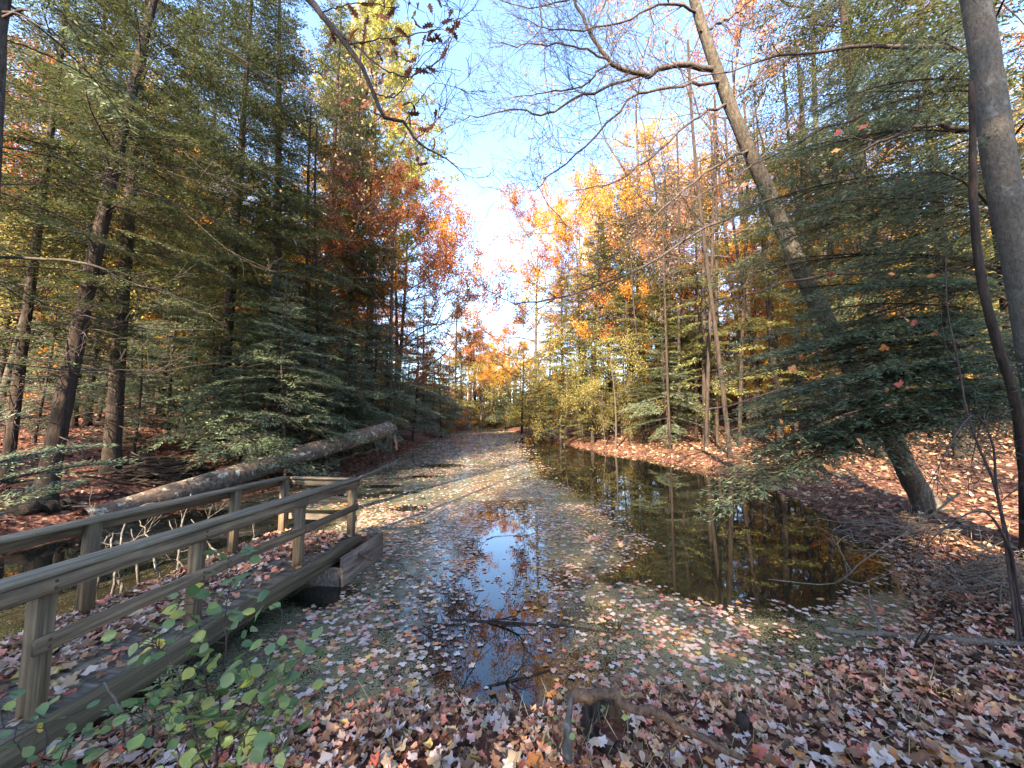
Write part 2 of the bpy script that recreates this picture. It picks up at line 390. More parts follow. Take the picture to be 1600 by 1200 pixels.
def weed_cover(x, y):
    """how much of the surface carries duckweed and leaves: 1 all, 0 none"""
    c = np.ones_like(x)
    def hole(px, py, rx, ry, amt, soft=.5):
        p = at_z(px, py); d = np.hypot((x - p[0]) / rx, (y - p[1]) / ry)
        return 1 - amt * (1 - sstep((d - (1 - soft)) / soft))
    edge = .35 * wob(x, y, 1.7) + .25 * wob(x, y, 4.1)
    # open dark water under the right bank: between the leaf raft and the shore
    L = np.array([at_z(*p)[:2] for p in ((815, 690), (860, 745), (985, 815), (1000, 850), (955, 900), (1070, 935), (1270, 950), (1380, 920),
                                         (1400, 880), (1350, 838), (1290, 800), (1230, 770), (1150, 742), (1080, 728), (1000, 714), (930, 703), (880, 693), (830, 681))])
    inside = np.zeros(x.shape, bool); n = len(L); best = np.full(x.shape, 1e9)
    for i in range(n):
        a, b = L[i], L[(i + 1) % n]
        cond = (a[1] > y) != (b[1] > y)
        xi = a[0] + (y - a[1]) / (b[1] - a[1] + 1e-9) * (b[0] - a[0]); inside ^= cond & (x < xi)
        ab = b - a; t = np.clip(((x - a[0]) * ab[0] + (y - a[1]) * ab[1]) / (ab @ ab), 0, 1)
        best = np.minimum(best, np.hypot(x - a[0] - t * ab[0], y - a[1] - t * ab[1]))
    sd = np.where(inside, -best, best) + (.75 * edge + .25 * wob(x, y, 9)) * np.clip(y / 9, .35, 1)
    c *= sstep(sd / (1.0 * np.clip(y / 9, .6, 1.5)) + .5)
    for px, py, rx, ry, amt in ((640, 795, .55, .40, 1), (600, 760, .7, .35, .9), (690, 728, 1.2, .8, .9), (620, 770, .8, .3, .9), (720, 692, 2.6, 1.6, .9), (660, 745, .7, .35, .8),
                                (780, 850, .30, .9, .72), (772, 905, .30, .60, .9), (768, 985, .34, .6, .75), (835, 1085, .16, .2, .8), (770, 1050, .2, .3, .45), (505, 930, .45, .45, .9),
                                (860, 905, .6, .45, .45), (560, 775, 1.0, .4, .6)):
        c *= hole(px, py, rx, ry, amt, .75)
    return np.clip(c, 0, 1)
# pond surface: a sheet cut roughly to the pond
gx = axis(-60, -10, 8.5, 40, .10); gy = axis(-1, 1.6, 16, 110, .10)
X, Y = np.meshgrid(gx, gy); sd = pond_sd(X, Y)
F = grid_faces(len(gx), len(gy)); keep = (sd.ravel()[F] < .9).any(1); F = F[keep]
used = np.unique(F); remap = np.full(X.size, -1); remap[used] = np.arange(len(used))
V = np.stack([X.ravel(), Y.ravel(), np.zeros(X.size)], 1)[used]
mb = MB(); mb.add(V, remap[F]); wo = obj('pond_water', mb, M['water'], smooth=True); tag(wo, kind='structure')
cov = weed_cover(V[:, 0], V[:, 1])
left_side = sstep((-V[:, 0] - 3.3) / .4) * (V[:, 1] < 9)
weed = np.clip(cov * .62 * (1 - .42 * left_side), 0, 1)
# sky lane along the middle stays thinner
lane = np.interp(V[:, 1], (2.9, 3.15, 3.83, 4.75, 6.28, 12), (.2, .05, -.18, -.2, -.06, -.1))
weed *= 1 - .68 * np.exp(-((V[:, 0] - lane) / np.interp(V[:, 1], (2.5, 4, 6, 10), (.38, .66, .55, .6))) ** 2) * (V[:, 1] < 10)
at = wo.data.attributes.new('weed', 'FLOAT', 'POINT'); at.data.foreach_set('value', weed.astype(np.float32))

# ------------------------------------------------------------------ leaf shapes
def maple_outline():
    pts = []
    for a, r in ((-90, .12), (-62, .50), (-38, .70), (-20, .55), (0, .84), (12, .90), (36, .62), (64, .76), (90, 1.02), (116, .74), (144, .60), (168, .90), (180, .82), (200, .54), (218, .68), (242, .48)):
        pts.append((r * math.cos(R(a)), r * math.sin(R(a)), 0))
    return np.array(pts)
def oak_outline():
    half = [(.04, -.95), (.10, -.6), (.26, -.5), (.14, -.28), (.42, -.16), (.18, .06), (.48, .26), (.20, .40), (.36, .66), (.12, .74)]
    return np.array([(x, y, 0) for x, y in half] + [(0, 1, 0)] + [(-x, y, 0) for x, y in half[::-1]], float)
def ovate_outline():
    return np.array([(0, 0, 0), (.30, .18, 0), (.42, .42, 0), (.34, .72, 0), (0, 1.05, 0), (-.34, .72, 0), (-.42, .42, 0), (-.30, .18, 0)], float)
MAPLE = maple_outline(); OAK = oak_outline(); OVATE = ovate_outline()
SIMPLE = np.array([(math.cos(R(a)) * r, math.sin(R(a)) * r, 0) for a, r in ((-90, .5), (-10, .95), (40, .6), (90, 1), (140, .6), (190, .95))])
def rot_mats(n, tilt, yaw=None):
    """random yaw with a random tilt"""
    yaw = rng.uniform(0, 2 * math.pi, n) if yaw is None else yaw
    tx, ty = rng.normal(size=n) * tilt, rng.normal(size=n) * tilt
    cz, sz = np.cos(yaw), np.sin(yaw); Rz = np.zeros((n, 3, 3)); Rz[:, 0, 0] = cz; Rz[:, 0, 1] = -sz; Rz[:, 1, 0] = sz; Rz[:, 1, 1] = cz; Rz[:, 2, 2] = 1
    Rx = np.zeros((n, 3, 3)); Rx[:, 0, 0] = 1; Rx[:, 1, 1] = np.cos(tx); Rx[:, 1, 2] = -np.sin(tx); Rx[:, 2, 1] = np.sin(tx); Rx[:, 2, 2] = np.cos(tx)
    Ry = np.zeros((n, 3, 3)); Ry[:, 1, 1] = 1; Ry[:, 0, 0] = np.cos(ty); Ry[:, 0, 2] = np.sin(ty); Ry[:, 2, 0] = -np.sin(ty); Ry[:, 2, 2] = np.cos(ty)
    return Ry @ Rx @ Rz
def scatter(mb, outline, pos, size, tilt, curl=.25, mat=0, Rm=None):
    """one fan-shaped leaf at each point"""
    n = len(pos)
    if not n: return
    k = len(outline); T = np.vstack([outline, [outline.mean(0)]])
    r2 = (T[:, :2] ** 2).sum(1)
    L = np.repeat(T[None], n, 0).copy()
    cu = rng.normal(size=n) * curl; fo = np.abs(rng.normal(size=n)) * curl
    L[:, :, 2] += cu[:, None] * r2[None] + fo[:, None] * np.abs(T[None, :, 0]) * .8 + rng.normal(size=(n, k + 1)) * curl * .25
    L *= np.asarray(size).reshape(-1, 1, 1)
    Rm = rot_mats(n, tilt) if Rm is None else Rm
    V = np.einsum('nij,nkj->nki', Rm, L) + pos[:, None]
    j = np.arange(k); F = np.stack([np.full(k, k), j, (j + 1) % k], 1)
    mb.add(V.reshape(-1, 3), (F[None] + (np.arange(n) * (k + 1))[:, None, None]).reshape(-1, 3), mat)

# ------------------------------------------------------------------ boughs, crowns, trees
def quads(centres, ax, side, ln, wd):
    """kite-shaped blades: base, right, tip, left"""
    ln = np.asarray(ln)[:, None]; wd = np.asarray(wd)[:, None]
    q = np.stack([centres, centres + ax * ln * .45 + side * wd * .5, centres + ax * ln, centres + ax * ln * .45 - side * wd * .5], 1)
    n = len(q); return q.reshape(-1, 3), np.arange(n * 4).reshape(n, 4)
def unit(v): return v / (np.linalg.norm(v, axis=-1, keepdims=True) + 1e-12)

def bough(L, lod, gap=.0, wood_k=4):
    """a flat drooping hemlock spray along +X: axis, side twigs, short needle blades"""
    mb = MB()
    step = .075 * lod ** .7
    ts = np.arange(.12 * L, L, step) / L
    droop = lambda t: .07 * L * t - .24 * L * t ** 2.2
    wig = rng.normal(size=3) * .03 * L
    axp = lambda t: np.stack([L * t, wig[0] * np.sin(3 * t) + wig[1] * t * t, droop(t)], -1)
    tt = np.linspace(0, 1, 7); tube(mb, axp(tt), np.linspace(.006 + .005 * L, .0025, 7), wood_k, 1, cap=False)
    C = []; AX = []; SD = []; LN = []
    for t in ts:
        for sgn in (-1, 1):
            if rng.random() < gap: continue
            l = L * .40 * (1 - t) ** .75 * min(1, .25 + t * 2.6) * rng.uniform(.6, 1.15) + .05
            ang = sgn * rng.uniform(.75, 1.15)
            d = A(math.cos(ang), math.sin(ang), 0); p0 = axp(t)
            u = np.arange(.03, l, .052 * lod ** .7)
            if not len(u): u = np.array([.03])
            pts = p0 + u[:, None] * d; pts[:, 2] += .10 * u - .35 * u ** 1.7 * rng.uniform(.5, 1.4)
            if l > .25 and wood_k >= 4:
                e = np.array([0, .5 * l, .95 * l]); w = p0 + e[:, None] * d; w[:, 2] += .10 * e - .35 * e ** 1.7
                tube(mb, w, (.0035, .0025, .0012), 3, 1, cap=False)
            for s2 in (-1, 1):
                a2 = ang + s2 * rng.uniform(.45, 1.0, len(u))
                ax = np.stack([np.cos(a2), np.sin(a2), rng.normal(size=len(u)) * .28 - .14], -1)
                C.append(pts + rng.normal(size=pts.shape) * .012); AX.append(unit(ax))
                LN.append(rng.uniform(.06, .12, len(u)) * lod ** .85 * (1 - .35 * u / (l + .1)))
            C.append(pts[-1:]); AX.append(unit(A([d[0], d[1], -.25]))); LN.append([.10 * lod ** .85])
    C = np.concatenate(C); AX = np.concatenate(AX); LN = np.concatenate(LN)
    up = unit(A(0, 0, 1) + rng.normal(size=C.shape) * .35); SD = unit(np.cross(AX, up))
    V, F = quads(C, AX, SD, LN, np.full(len(C), .0195 * lod ** 1.12)); mb.add(V, F, 0)
    return mb
def pine_bough(L, lod):
    """white pine limb: tufts of long needles along short upturned shoots"""
    mb = MB(); axp = lambda t: np.stack([L * t, .03 * L * np.sin(4 * t), .22 * L * t ** 1.6], -1)
    tube(mb, axp(np.linspace(0, 1, 6)), np.linspace(.008 + .006 * L, .004, 6), 4, 1, cap=False)
    n = int(26 * L / lod) + 4; t = rng.uniform(.25, 1, n) ** .8
    P = axp(t) + np.stack([rng.normal(size=n) * .1, rng.normal(size=n) * .26 * L * (1.15 - t), np.abs(rng.normal(size=n)) * .10 * L], -1)
    m = int(12 / lod ** .3)
    C = np.repeat(P, m, 0); D = unit(rng.normal(size=(len(C), 3)) + A(.5, 0, .7))
    V, F = quads(C, D, unit(np.cross(D, rng.normal(size=D.shape))), rng.uniform(.10, .19, len(C)) * lod ** .6, np.full(len(C), .026 * lod)); mb.add(V, F, 0)
    return mb

def basis(d, roll=0.0):
    """matrix that takes +X to d with its Z as near to up as it can"""
    x = norm(d); y = norm(np.cross(A(0, 0, 1), x)); z = np.cross(x, y)
    y2 = y * math.cos(roll) + z * math.sin(roll); z2 = np.cross(x, y2)
    m = np.eye(4); m[:3, 0] = x; m[:3, 1] = y2; m[:3, 2] = z2; return m

BOUGHS = {}
def bough_for(L, lod, kind='hemlock'):
    cl = min((.6, 1.0, 1.6, 2.4, 3.4), key=lambda q: abs(math.log(q / L)))
    key = (cl, lod, kind)
    if key not in BOUGHS:
        BOUGHS[key] = [bough(cl, lod, .12) if kind == 'hemlock' else pine_bough(cl, lod) for _ in range(3)]
    return BOUGHS[key][rng.integers(3)], L / cl

def trunk_mb(P, r0, r1, k=10, flare=.5, rough=.05):
    n = len(P); t = np.linspace(0, 1, n); hgt = np.linalg.norm(P - P[0], axis=1)
    r = r0 * (1 - t) ** .85 + r1 * t ** .5
    r = r * (1 + flare * np.exp(-hgt / (r0 * 2.2)))
    mb = MB(); tube(mb, P, r, k, 0, True, rough); return mb
def trunk_path(h, lean=(0, 0), wobble=.1, n=26):
    t = np.linspace(0, 1, n) ** 1.25
    ph = rng.uniform(0, 6, 4)
    x = lean[0] * h * t + wobble * (np.sin(3 * t + ph[0]) - math.sin(ph[0])) ; y = lean[1] * h * t + wobble * (np.sin(2.6 * t + ph[1]) - math.sin(ph[1]))
    return np.stack([x, y, h * t - .15], -1)
def on_path(P, z):
    return np.array([np.interp(z, P[:, 2], P[:, q]) for q in range(2)] + [z])

def conifer(h, cb, rmax, lod, r0, kind='hemlock', nb=150, lean=(0, 0), droop=.0, side=None, dead=14, top_t=.03, mats=None):
    """trunk mesh and crown mesh of a conifer; side weights boughs towards a direction"""
    P = trunk_path(h, lean, .12)
    tm = trunk_mb(P, r0, .012)
    cm = MB(); az = rng.uniform(0, 6.28)
    zs = cb + (h - cb) * np.linspace(0, .985, nb) ** .9
    for z in zs:
        az += 2.4 + rng.normal() * .5
        q = (z - cb) / (h - cb)
        prof = (min(1, .45 + q * 2.2)) * (1 - q) ** .72 + top_t
        if kind == 'pine': prof = (.55 + .45 * math.sin(3.1 * min(1, q * 1.05))) * (1 - q) ** .35 * .8 + .05
        L = rmax * prof * rng.uniform(.55, 1.15)
        if side is not None:
            L *= 1 + .5 * (math.cos(az) * side[0] + math.sin(az) * side[1])
        L = max(L, .3)
        el = (.38 * q - .10 + rng.normal() * .14 - droop) if kind == 'hemlock' else .12 + .5 * q + rng.normal() * .12
        B, sc = bough_for(L, lod, kind)
        m = basis(A(math.cos(az) * math.cos(el), math.sin(az) * math.cos(el), math.sin(el)), rng.normal() * .22)
        m[:3, :3] *= sc; m[:3, 3] = on_path(P, z); cm.merge(B, m)
    for _ in range(dead):                                      # dead lower limbs
        z = rng.uniform(.9, max(cb * 1.3, 2.0)); a = rng.uniform(0, 6.28); L = rng.uniform(.5, 1.7)
        d = A(math.cos(a), math.sin(a), rng.normal() * .15); p = on_path(P, z)
        e = np.linspace(0, 1, 5); path = p + e[:, None] * d * L + rng.normal(size=(5, 3)) * .04 * e[:, None]; path[:, 2] -= .25 * e ** 2 * L
        tube(cm, path, np.linspace(.013, .003, 5), 3, 1, cap=False)
        for _ in range(3):
            q = path[rng.integers(1, 4)]; d2 = norm(d + rng.normal(size=3) * .7) * L * .35
            tube(cm, [q, q + d2 * .6, q + d2], (.005, .003, .0015), 3, 1, cap=False)
    return tm, cm

def grow(mb, leaves, p, d, L, r, lev, maxlev, spread=.6, up=.12, curve=.18, kids=(3, 5), leafstep=.14, k=None, shrink=(.5, .72), mat=1):
    """recursive limb: a wavering tube with side limbs; tips are recorded for leaves"""
    n = 6 if lev < maxlev else 4
    pts = [p]; dd = norm(d); seg = L / (n - 1)
    for _ in range(n - 1):
        dd = norm(dd + rng.normal(size=3) * curve + A(0, 0, up * .5)); pts.append(pts[-1] + dd * seg)
    pts = np.array(pts)
    tube(mb, pts, np.linspace(r, max(r * .45, .0022), n), k or (7 if lev == 0 else 5 if lev == 1 else 3), mat, cap=False)
    if lev >= maxlev - 1 and leaves is not None:
        m = max(2, int(L / leafstep)); t = rng.uniform(.2, 1, m) * (n - 1); i = np.minimum(t.astype(int), n - 2); f = (t - i)[:, None]
        leaves.append(pts[i] * (1 - f) + pts[i + 1] * f)
    if lev < maxlev:
        c = rng.integers(kids[0], kids[1] + 1)
        for q in range(c):
            t = rng.uniform(.3, 1.0) if q else 1.0
            i = min(int(t * (n - 1)), n - 2); f = t * (n - 1) - i; b = pts[i] * (1 - f) + pts[i + 1] * f
            tang = norm(pts[i + 1] - pts[i]); side = norm(np.cross(tang, rng.normal(size=3)))
            nd_ = norm(tang * (1 - spread * .5) + side * spread * rng.uniform(.7, 1.3) + A(0, 0, up))
            grow(mb, leaves, b, nd_, L * rng.uniform(*shrink), max(r * (.62 if q else .75) * (1 - .3 * t) , .0022), lev + 1, maxlev, spread, up, curve, kids, leafstep, None, shrink, mat)

def deciduous(h, cb, r0, lev=3, lsize=.09, per=3, spread=.75, limbs=9, limbL=.30, lean=(0, 0), keep=1.0, tail=.14, leafstep=.14, scat=.10, narrow=1.0):
    """trunk mesh and crown mesh (slot 0 leaves, slot 1 limbs) of a broadleaf tree"""
    P = trunk_path(h * .86, lean, .25, 22); tm = trunk_mb(P, r0, .03)
    cm = MB(); lv = []
    for q in range(limbs):
        z = cb + (h * .84 - cb) * (q / (limbs - 1)) ** .9; a = q * 2.4 + rng.normal() * .4
        fr = (z - cb) / (h - cb)
        L = h * limbL * (1 - .55 * fr) * rng.uniform(.8, 1.15) * narrow
        el = .25 + .75 * fr
        grow(cm, lv, on_path(P, z), A(math.cos(a) * math.cos(el), math.sin(a) * math.cos(el), math.sin(el)), L, r0 * .38 * (1 - .6 * fr), 0, lev, spread, .12, .16, (3, 4), leafstep)
    C = np.concatenate(lv); C = C[rng.random(len(C)) < keep]
    C = np.repeat(C, per, 0); C = C + rng.normal(size=C.shape) * scat
    D = unit(rng.normal(size=C.shape) + A(0, 0, -.4)); sd = unit(np.cross(D, rng.normal(size=C.shape)))
    V, F = quads(C, D, sd, rng.uniform(.7, 1.2, len(C)) * lsize, rng.uniform(.6, .9, len(C)) * lsize); cm.add(V, F, 0)
    return tm, cm

# ------------------------------------------------------------------ tree kinds: one of each, then copies
class Kind:
    def __init__(s, name, cat, tm, cm, bark, leaf, h): s.name, s.cat, s.h = name, cat, h; s.trunk = tm.mesh('trunk', [bark], True); s.crown = cm.mesh('crown', [leaf, M['twig']], [1]); s.first = None
    def put(s, x, y, label, group=None, h=None, rz=None, z=None, tilt=(0, 0), wide=1.0):
        if s.first is None:
            o = thing(s.name, (0, 0, 0), label, s.cat); obj('trunk', s.trunk, None, o); obj('crown', s.crown, None, o); s.first = o
        else: o = copy_tree(s.first)
        o['label'] = label
        if group: o['group'] = group
        elif 'group' in o: del o['group']
        k = (h or s.h) / s.h
        o.location = (x, y, Hs(x, y) if z is None else z); o.rotation_euler = (tilt[0], tilt[1], rng.uniform(0, 6.28) if rz is None else rz)
        o.scale = (k * wide, k * wide, k); return o
    def bare(s): pass

NEAR = .72
KH = [Kind('hemlock_tree', 'tree', *conifer(19, 2.2, 3.7, 1.5, .20, nb=150, lean=(rng.normal() * .015, rng.normal() * .015)), M['bark_dark'], M['needle'], 19) for _ in range(3)]     # near and middle hemlocks
KHN = [Kind('hemlock_tree', 'tree', *conifer(19, 2.6, 3.5, 1.15, .15, nb=110, dead=26, lean=(rng.normal() * .015, rng.normal() * .015)), M['bark_dark'], M['needle'], 19) for _ in range(1)] + [Kind('hemlock_tree', 'tree', *conifer(19, 2.6, 3.1, 1.2, .095, nb=105, dead=30), M['bark_dark'], M['needle'], 19)]    # the open ones close by
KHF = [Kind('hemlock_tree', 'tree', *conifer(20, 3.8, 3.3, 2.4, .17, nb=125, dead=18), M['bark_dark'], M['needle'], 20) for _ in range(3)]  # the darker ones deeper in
KG = [Kind('hemlock_tree', 'tree', *conifer(13, 1.0, 2.5, 1.7, .13, nb=92), M['bark_dark'], M['needle_sunlit'], 13) for _ in range(2)]     # sunny young ones
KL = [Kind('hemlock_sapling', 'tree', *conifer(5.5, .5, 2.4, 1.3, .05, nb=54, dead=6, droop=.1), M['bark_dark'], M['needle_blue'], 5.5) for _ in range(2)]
KP = Kind('pine_tree', 'tree', *conifer(26, 7, 5.2, 1.5, .22, 'pine', nb=190, dead=6), M['bark_grey'], M['pine'], 26)
KM = [Kind('maple_tree', 'tree', *deciduous(17, 3.6, .17, 3, .105, 7, limbs=12, leafstep=.11, scat=.13), M['bark_grey'], M[c], 17) for c in ('orange', 'gold', 'russet')]
KB = Kind('maple_tree', 'tree', *deciduous(19, 6, .16, 3, .11, 2, limbs=9, keep=.35), M['bark_grey'], M['pinkish'], 19)
KT = Kind('maple_tree', 'tree', *deciduous(25, 15, .17, 3, .085, 6, limbs=10, limbL=.2, leafstep=.1), M['bark_grey'], M['orange'], 25)
KY = Kind('beech_tree', 'tree', *deciduous(9, 1.0, .07, 3, .10, 4, limbs=11, scat=.18, keep=.62), M['bark_grey'], M['yellowgreen'], 9)
KS = Kind('poplar_tree', 'tree', *deciduous(14, 6, .055, 2, .09, 2, limbs=7, keep=.25, narrow=.6), M['bark_dark'], M['pinkish'], 14)     # slim almost leafless ones

def place(K, px, Yd, top, label, group=None, rz=None, tilt=(0, 0), wide=1.0):
    """a tree whose trunk stands at photo column px, Yd metres away, its tip at photo row top"""
    x = (px - 800) / 600 * Yd; z = Hs(x, Yd); h = at_y(px, top, Yd)[2] - z
    return K.put(x, Yd, label, group, h, rz, None, tilt, wide)

TAKEN = []
def P_(K, px, Yd, top, label, group=None, **k):
    TAKEN.append(((px - 800) / 600 * Yd, Yd)); return place(K, px, Yd, top, label, group, **k)

# left bank, nearest first
P_(KHN[0], 85, 7.6, -560, 'thick leaning hemlock on the shaded left bank behind the small mossy log', tilt=(0, R(5)))
P_(KHN[0], 183, 9.6, -420, 'tall straight hemlock standing just behind the brush pile')
P_(KHN[1], 22, 8.3, -500, 'dark hemlock near the left edge beside the thick leaning hemlock')
P_(KHN[1], 118, 13.5, -200, 'paired hemlock trunk farther up the slope behind the leaning hemlock')
P_(KHN[1], 140, 14.0, -160, 'right hand trunk of the hemlock pair on the left slope', tilt=(0, R(3)))
P_(KH[1], 345, 13, -150, 'bushy hemlock with low boughs behind the middle of the fallen log')
P_(KH[0], 430, 14.5, -90, 'tallest green hemlock above the far half of the fallen log')
P_(KHN[1], 290, 16, -120, 'slender hemlock with its foot bare between the brush pile and the bushy hemlock')
P_(KHF[2], 250, 19, 0, 'thin dark hemlock on the slope behind the brush pile')
P_(KL[0], 420, 11.8, 420, 'low spreading hemlock sapling just behind the fallen log')
P_(KL[1], 500, 17, 500, 'low hemlock sapling with boughs hanging near the raised log end')
for px, Yd, top in ((478, 15, 60), (507, 16, 120), (492, 20, 0), (540, 20, -60), (522, 24, 20)): P_(KS, px, Yd, top, 'slim nearly leafless tree at the edge of the left wood beside the pine', 'slim trees beside the pine')
P_(KH[2], 500, 19, -20, 'hemlock at the right end of the left wood next to the pine')
P_(KP, 575, 25, -30, 'sunlit yellow green white pine at the gap in the left trees', wide=1.15)
P_(KM[2], 610, 21, 290, 'rusty red maple leaning over the left bank beyond the log', rz=1)
P_(KM[0], 618, 27, 262, 'bright orange maple reaching over the pond from the left', wide=.85)
P_(KHF[1], 548, 22, 120, 'grey trunked hemlock behind the raised end of the log')
P_(KH[0], 620, 31, 360, 'dark hemlock under the orange maple on the left bank', wide=1.25)
P_(KL[1], 645, 30, 500, 'hemlock sapling drooping to the water on the left bank', wide=1.3)
P_(KL[0], 690, 40, 555, 'dark young hemlock at the far bend of the left shore', wide=1.5)
P_(KH[1], 662, 44, 430, 'grey green hemlock beyond the orange maple', wide=1.2)
P_(KG[0], 712, 62, 440, 'pale green conifer standing highest at the far end of the pond', wide=1.1)
P_(KG[1], 744, 78, 470, 'pale green conifer next to the gap at the far end of the pond', wide=1.3)
P_(KM[0], 765, 84, 525, 'orange maple at the far head of the pond under the sky gap', wide=1.2)
P_(KY, 800, 70, 545, 'yellow beech at the far head of the pond', wide=1.2)
P_(KL[0], 790, 66, 600, 'dark round hemlock sapling at the head of the pond', wide=1.4)
for px, Yd, top, K_, wd in ((700, 58, 545, KG[0], 1.3), (722, 70, 520, KM[2], 1.2), (735, 62, 560, KY, 1.4), (752, 72, 535, KM[1], 1.3), (770, 76, 540, KG[1], 1.5), (782, 88, 515, KM[0], 1.4), (798, 80, 525, KG[0], 1.4), (815, 62, 535, KM[1], 1.2),
                            (690, 50, 585, KL[0], 1.3), (712, 63, 595, KL[1], 1.5), (745, 78, 600, KL[0], 1.6), (768, 82, 598, KL[1], 1.6), (810, 72, 590, KL[0], 1.5), (826, 58, 590, KY, 1.3), (676, 46, 560, KG[1], 1.3)):
    P_(K_, px, Yd, top, {'hemlock_tree': 'conifer closing the far head of the pond', 'maple_tree': 'autumn maple closing the far head of the pond', 'beech_tree': 'yellow beech closing the far head of the pond', 'hemlock_sapling': 'low hemlock sapling at the water at the far head of the pond'}[K_.name], {'hemlock_tree': 'conifers at the head of the pond', 'maple_tree': 'maples at the head of the pond', 'beech_tree': 'beeches at the head of the pond', 'hemlock_sapling': 'saplings at the head of the pond'}[K_.name], wide=wd)
for px, Yd, top, K_, wd in ((455, 11.6, 470, KL[0], 1.25), (395, 14, 440, KL[1], 1.2), (540, 15.5, 520, KL[1], 1.4), (330, 12.5, 470, KL[0], 1.1), (600, 22, 500, KL[0], 1.4), (575, 19, 470, KL[1], 1.3), (470, 16, 380, KL[0], 1.2), (380, 11.2, 520, KL[1], 1.3), (270, 13, 430, KL[1], 1.2), (215, 11.5, 500, KL[0], 1.1), (60, 11, 470, KL[1], 1.2), (510, 13.4, 545, KL[0], 1.5), (440, 13.0, 410, KL[1], 1.2), (340, 17, 400, KL[0], 1.3), (155, 15, 440, KL[1], 1.3), (560, 17, 560, KL[1], 1.5)):
    P_(K_, px, Yd, top, 'hemlock sapling with spreading boughs behind the long fallen trunk', 'hemlock saplings behind the long fallen trunk', wide=wd)
# right bank
P_(KM[0], 838, 44, 330, 'orange maple by the sky gap on the right bank', wide=.95)
P_(KM[1], 918, 40, 275, 'yellow orange maple rising behind the orange maple on the right bank', wide=.58)
P_(KM[1], 1005, 36, 205, 'tall golden maple above the right bank', wide=.72)
P_(KG[0], 815, 50, 520, 'small sunlit hemlock at the far right shore', wide=1.2)
P_(KG[1], 860, 36, 470, 'yellow green hemlock beside the orange maple on the right shore', wide=1.2)
P_(KG[0], 905, 31, 380, 'yellow green hemlock at the bend of the right shore', wide=1.15)
P_(KG[1], 985, 26, 330, 'sunlit hemlock above the right shore in front of the golden maple')
P_(KY, 880, 29, 560, 'leaning yellow beech clump on the right shore')
P_(KY, 960, 23.5, 520, 'low yellow beech at the water on the right shore')
P_(KM[2], 1010, 33, 360, 'rusty maple half hidden behind the sunlit right hemlock')
P_(KB, 1010, 38, 90, 'sparse pink leaved maple against the sky right of the gap')
P_(KB, 1175, 27, 30, 'sparse pink leaved maple behind the leaning bare tree')
P_(KT, 1310, 19, -230, 'tall orange maple high behind the leaning bare tree')
P_(KM[1], 1130, 36, 260, 'golden maple deep in the right wood behind the thin trunks')
P_(KH[2], 1385, 13, -420, 'tall hemlock with a sunlit trunk behind the leaning bare tree')
P_(KG[0], 1100, 21, 240, 'sunlit hemlock in the middle of the right wood')
P_(KG[1], 1215, 18, 160, 'olive hemlock behind the foot of the leaning bare tree')
P_(KG[0], 1500, 12, -260, 'hemlock behind the large grey trunk at the right')
for px, Yd, top in ((1100, 18.5, 100), (1137, 16.0, -40), (1060, 23, 150), (1170, 22, 60), (1200, 25, 130), (1240, 20, 0), (1030, 29, 210), (1118, 21, 120), (1085, 25, 170), (1152, 19, 80), (1190, 20, 90), (1222, 23, 100), (1262, 22, 60), (1010, 25, 330), (950, 27, 420), (970, 30, 380), (1290, 17, 0), (1045, 20, 260)):
    P_(KS, px, Yd, top, 'slim nearly leafless tree standing on the right bank above the dark pool', 'slim trees above the dark pool')

for px, Yd, top, K_ in ((925, 30, 330, KH[0]), (990, 31, 245, KH[1]), (1055, 27, 235, KH[2]), (880, 37, 400, KH[1]), (1030, 35, 300, KH[0])):
    P_(K_, px, Yd, top, 'full olive hemlock in the wood wall above the right bank', 'full hemlocks above the right bank', wide=1.15)
for px, Yd, top, K_, wd in ((870, 33, 590, KL[0], 1.3), (910, 28, 580, KG[0], 1.3), (945, 25, 590, KY, 1.1), (1000, 24, 540, KG[1], 1.2), (1045, 22, 520, KL[1], 1.3), (845, 34, 540, KG[0], 1.3), (875, 31, 500, KG[1], 1.2), (925, 27, 470, KG[0], 1.2), (955, 33, 340, KG[1], 1.1), (1040, 25, 400, KG[1], 1.1), 
                            (900, 34, 420, KY, 1.2), (1000, 29, 470, KY, 1.3), (1330, 24, 380, KY, 1.2), (1420, 20, 400, KY, 1.2), (1300, 26, 250, KG[0], 1.1), (835, 40, 575, KY, 1.2), (1480, 18, 300, KG[1], 1.1), (1560, 17, 350, KY, 1.2)):
    P_(K_, px, Yd, top, {'hemlock_tree': 'yellow green hemlock in the sunlit screen along the right bank', 'beech_tree': 'yellow beech in the sunlit screen along the right bank', 'hemlock_sapling': 'hemlock sapling in the sunlit screen along the right bank'}[K_.name], {'hemlock_tree': 'hemlocks screening the right bank', 'beech_tree': 'beeches screening the right bank', 'hemlock_sapling': 'saplings screening the right bank'}[K_.name], wide=wd)
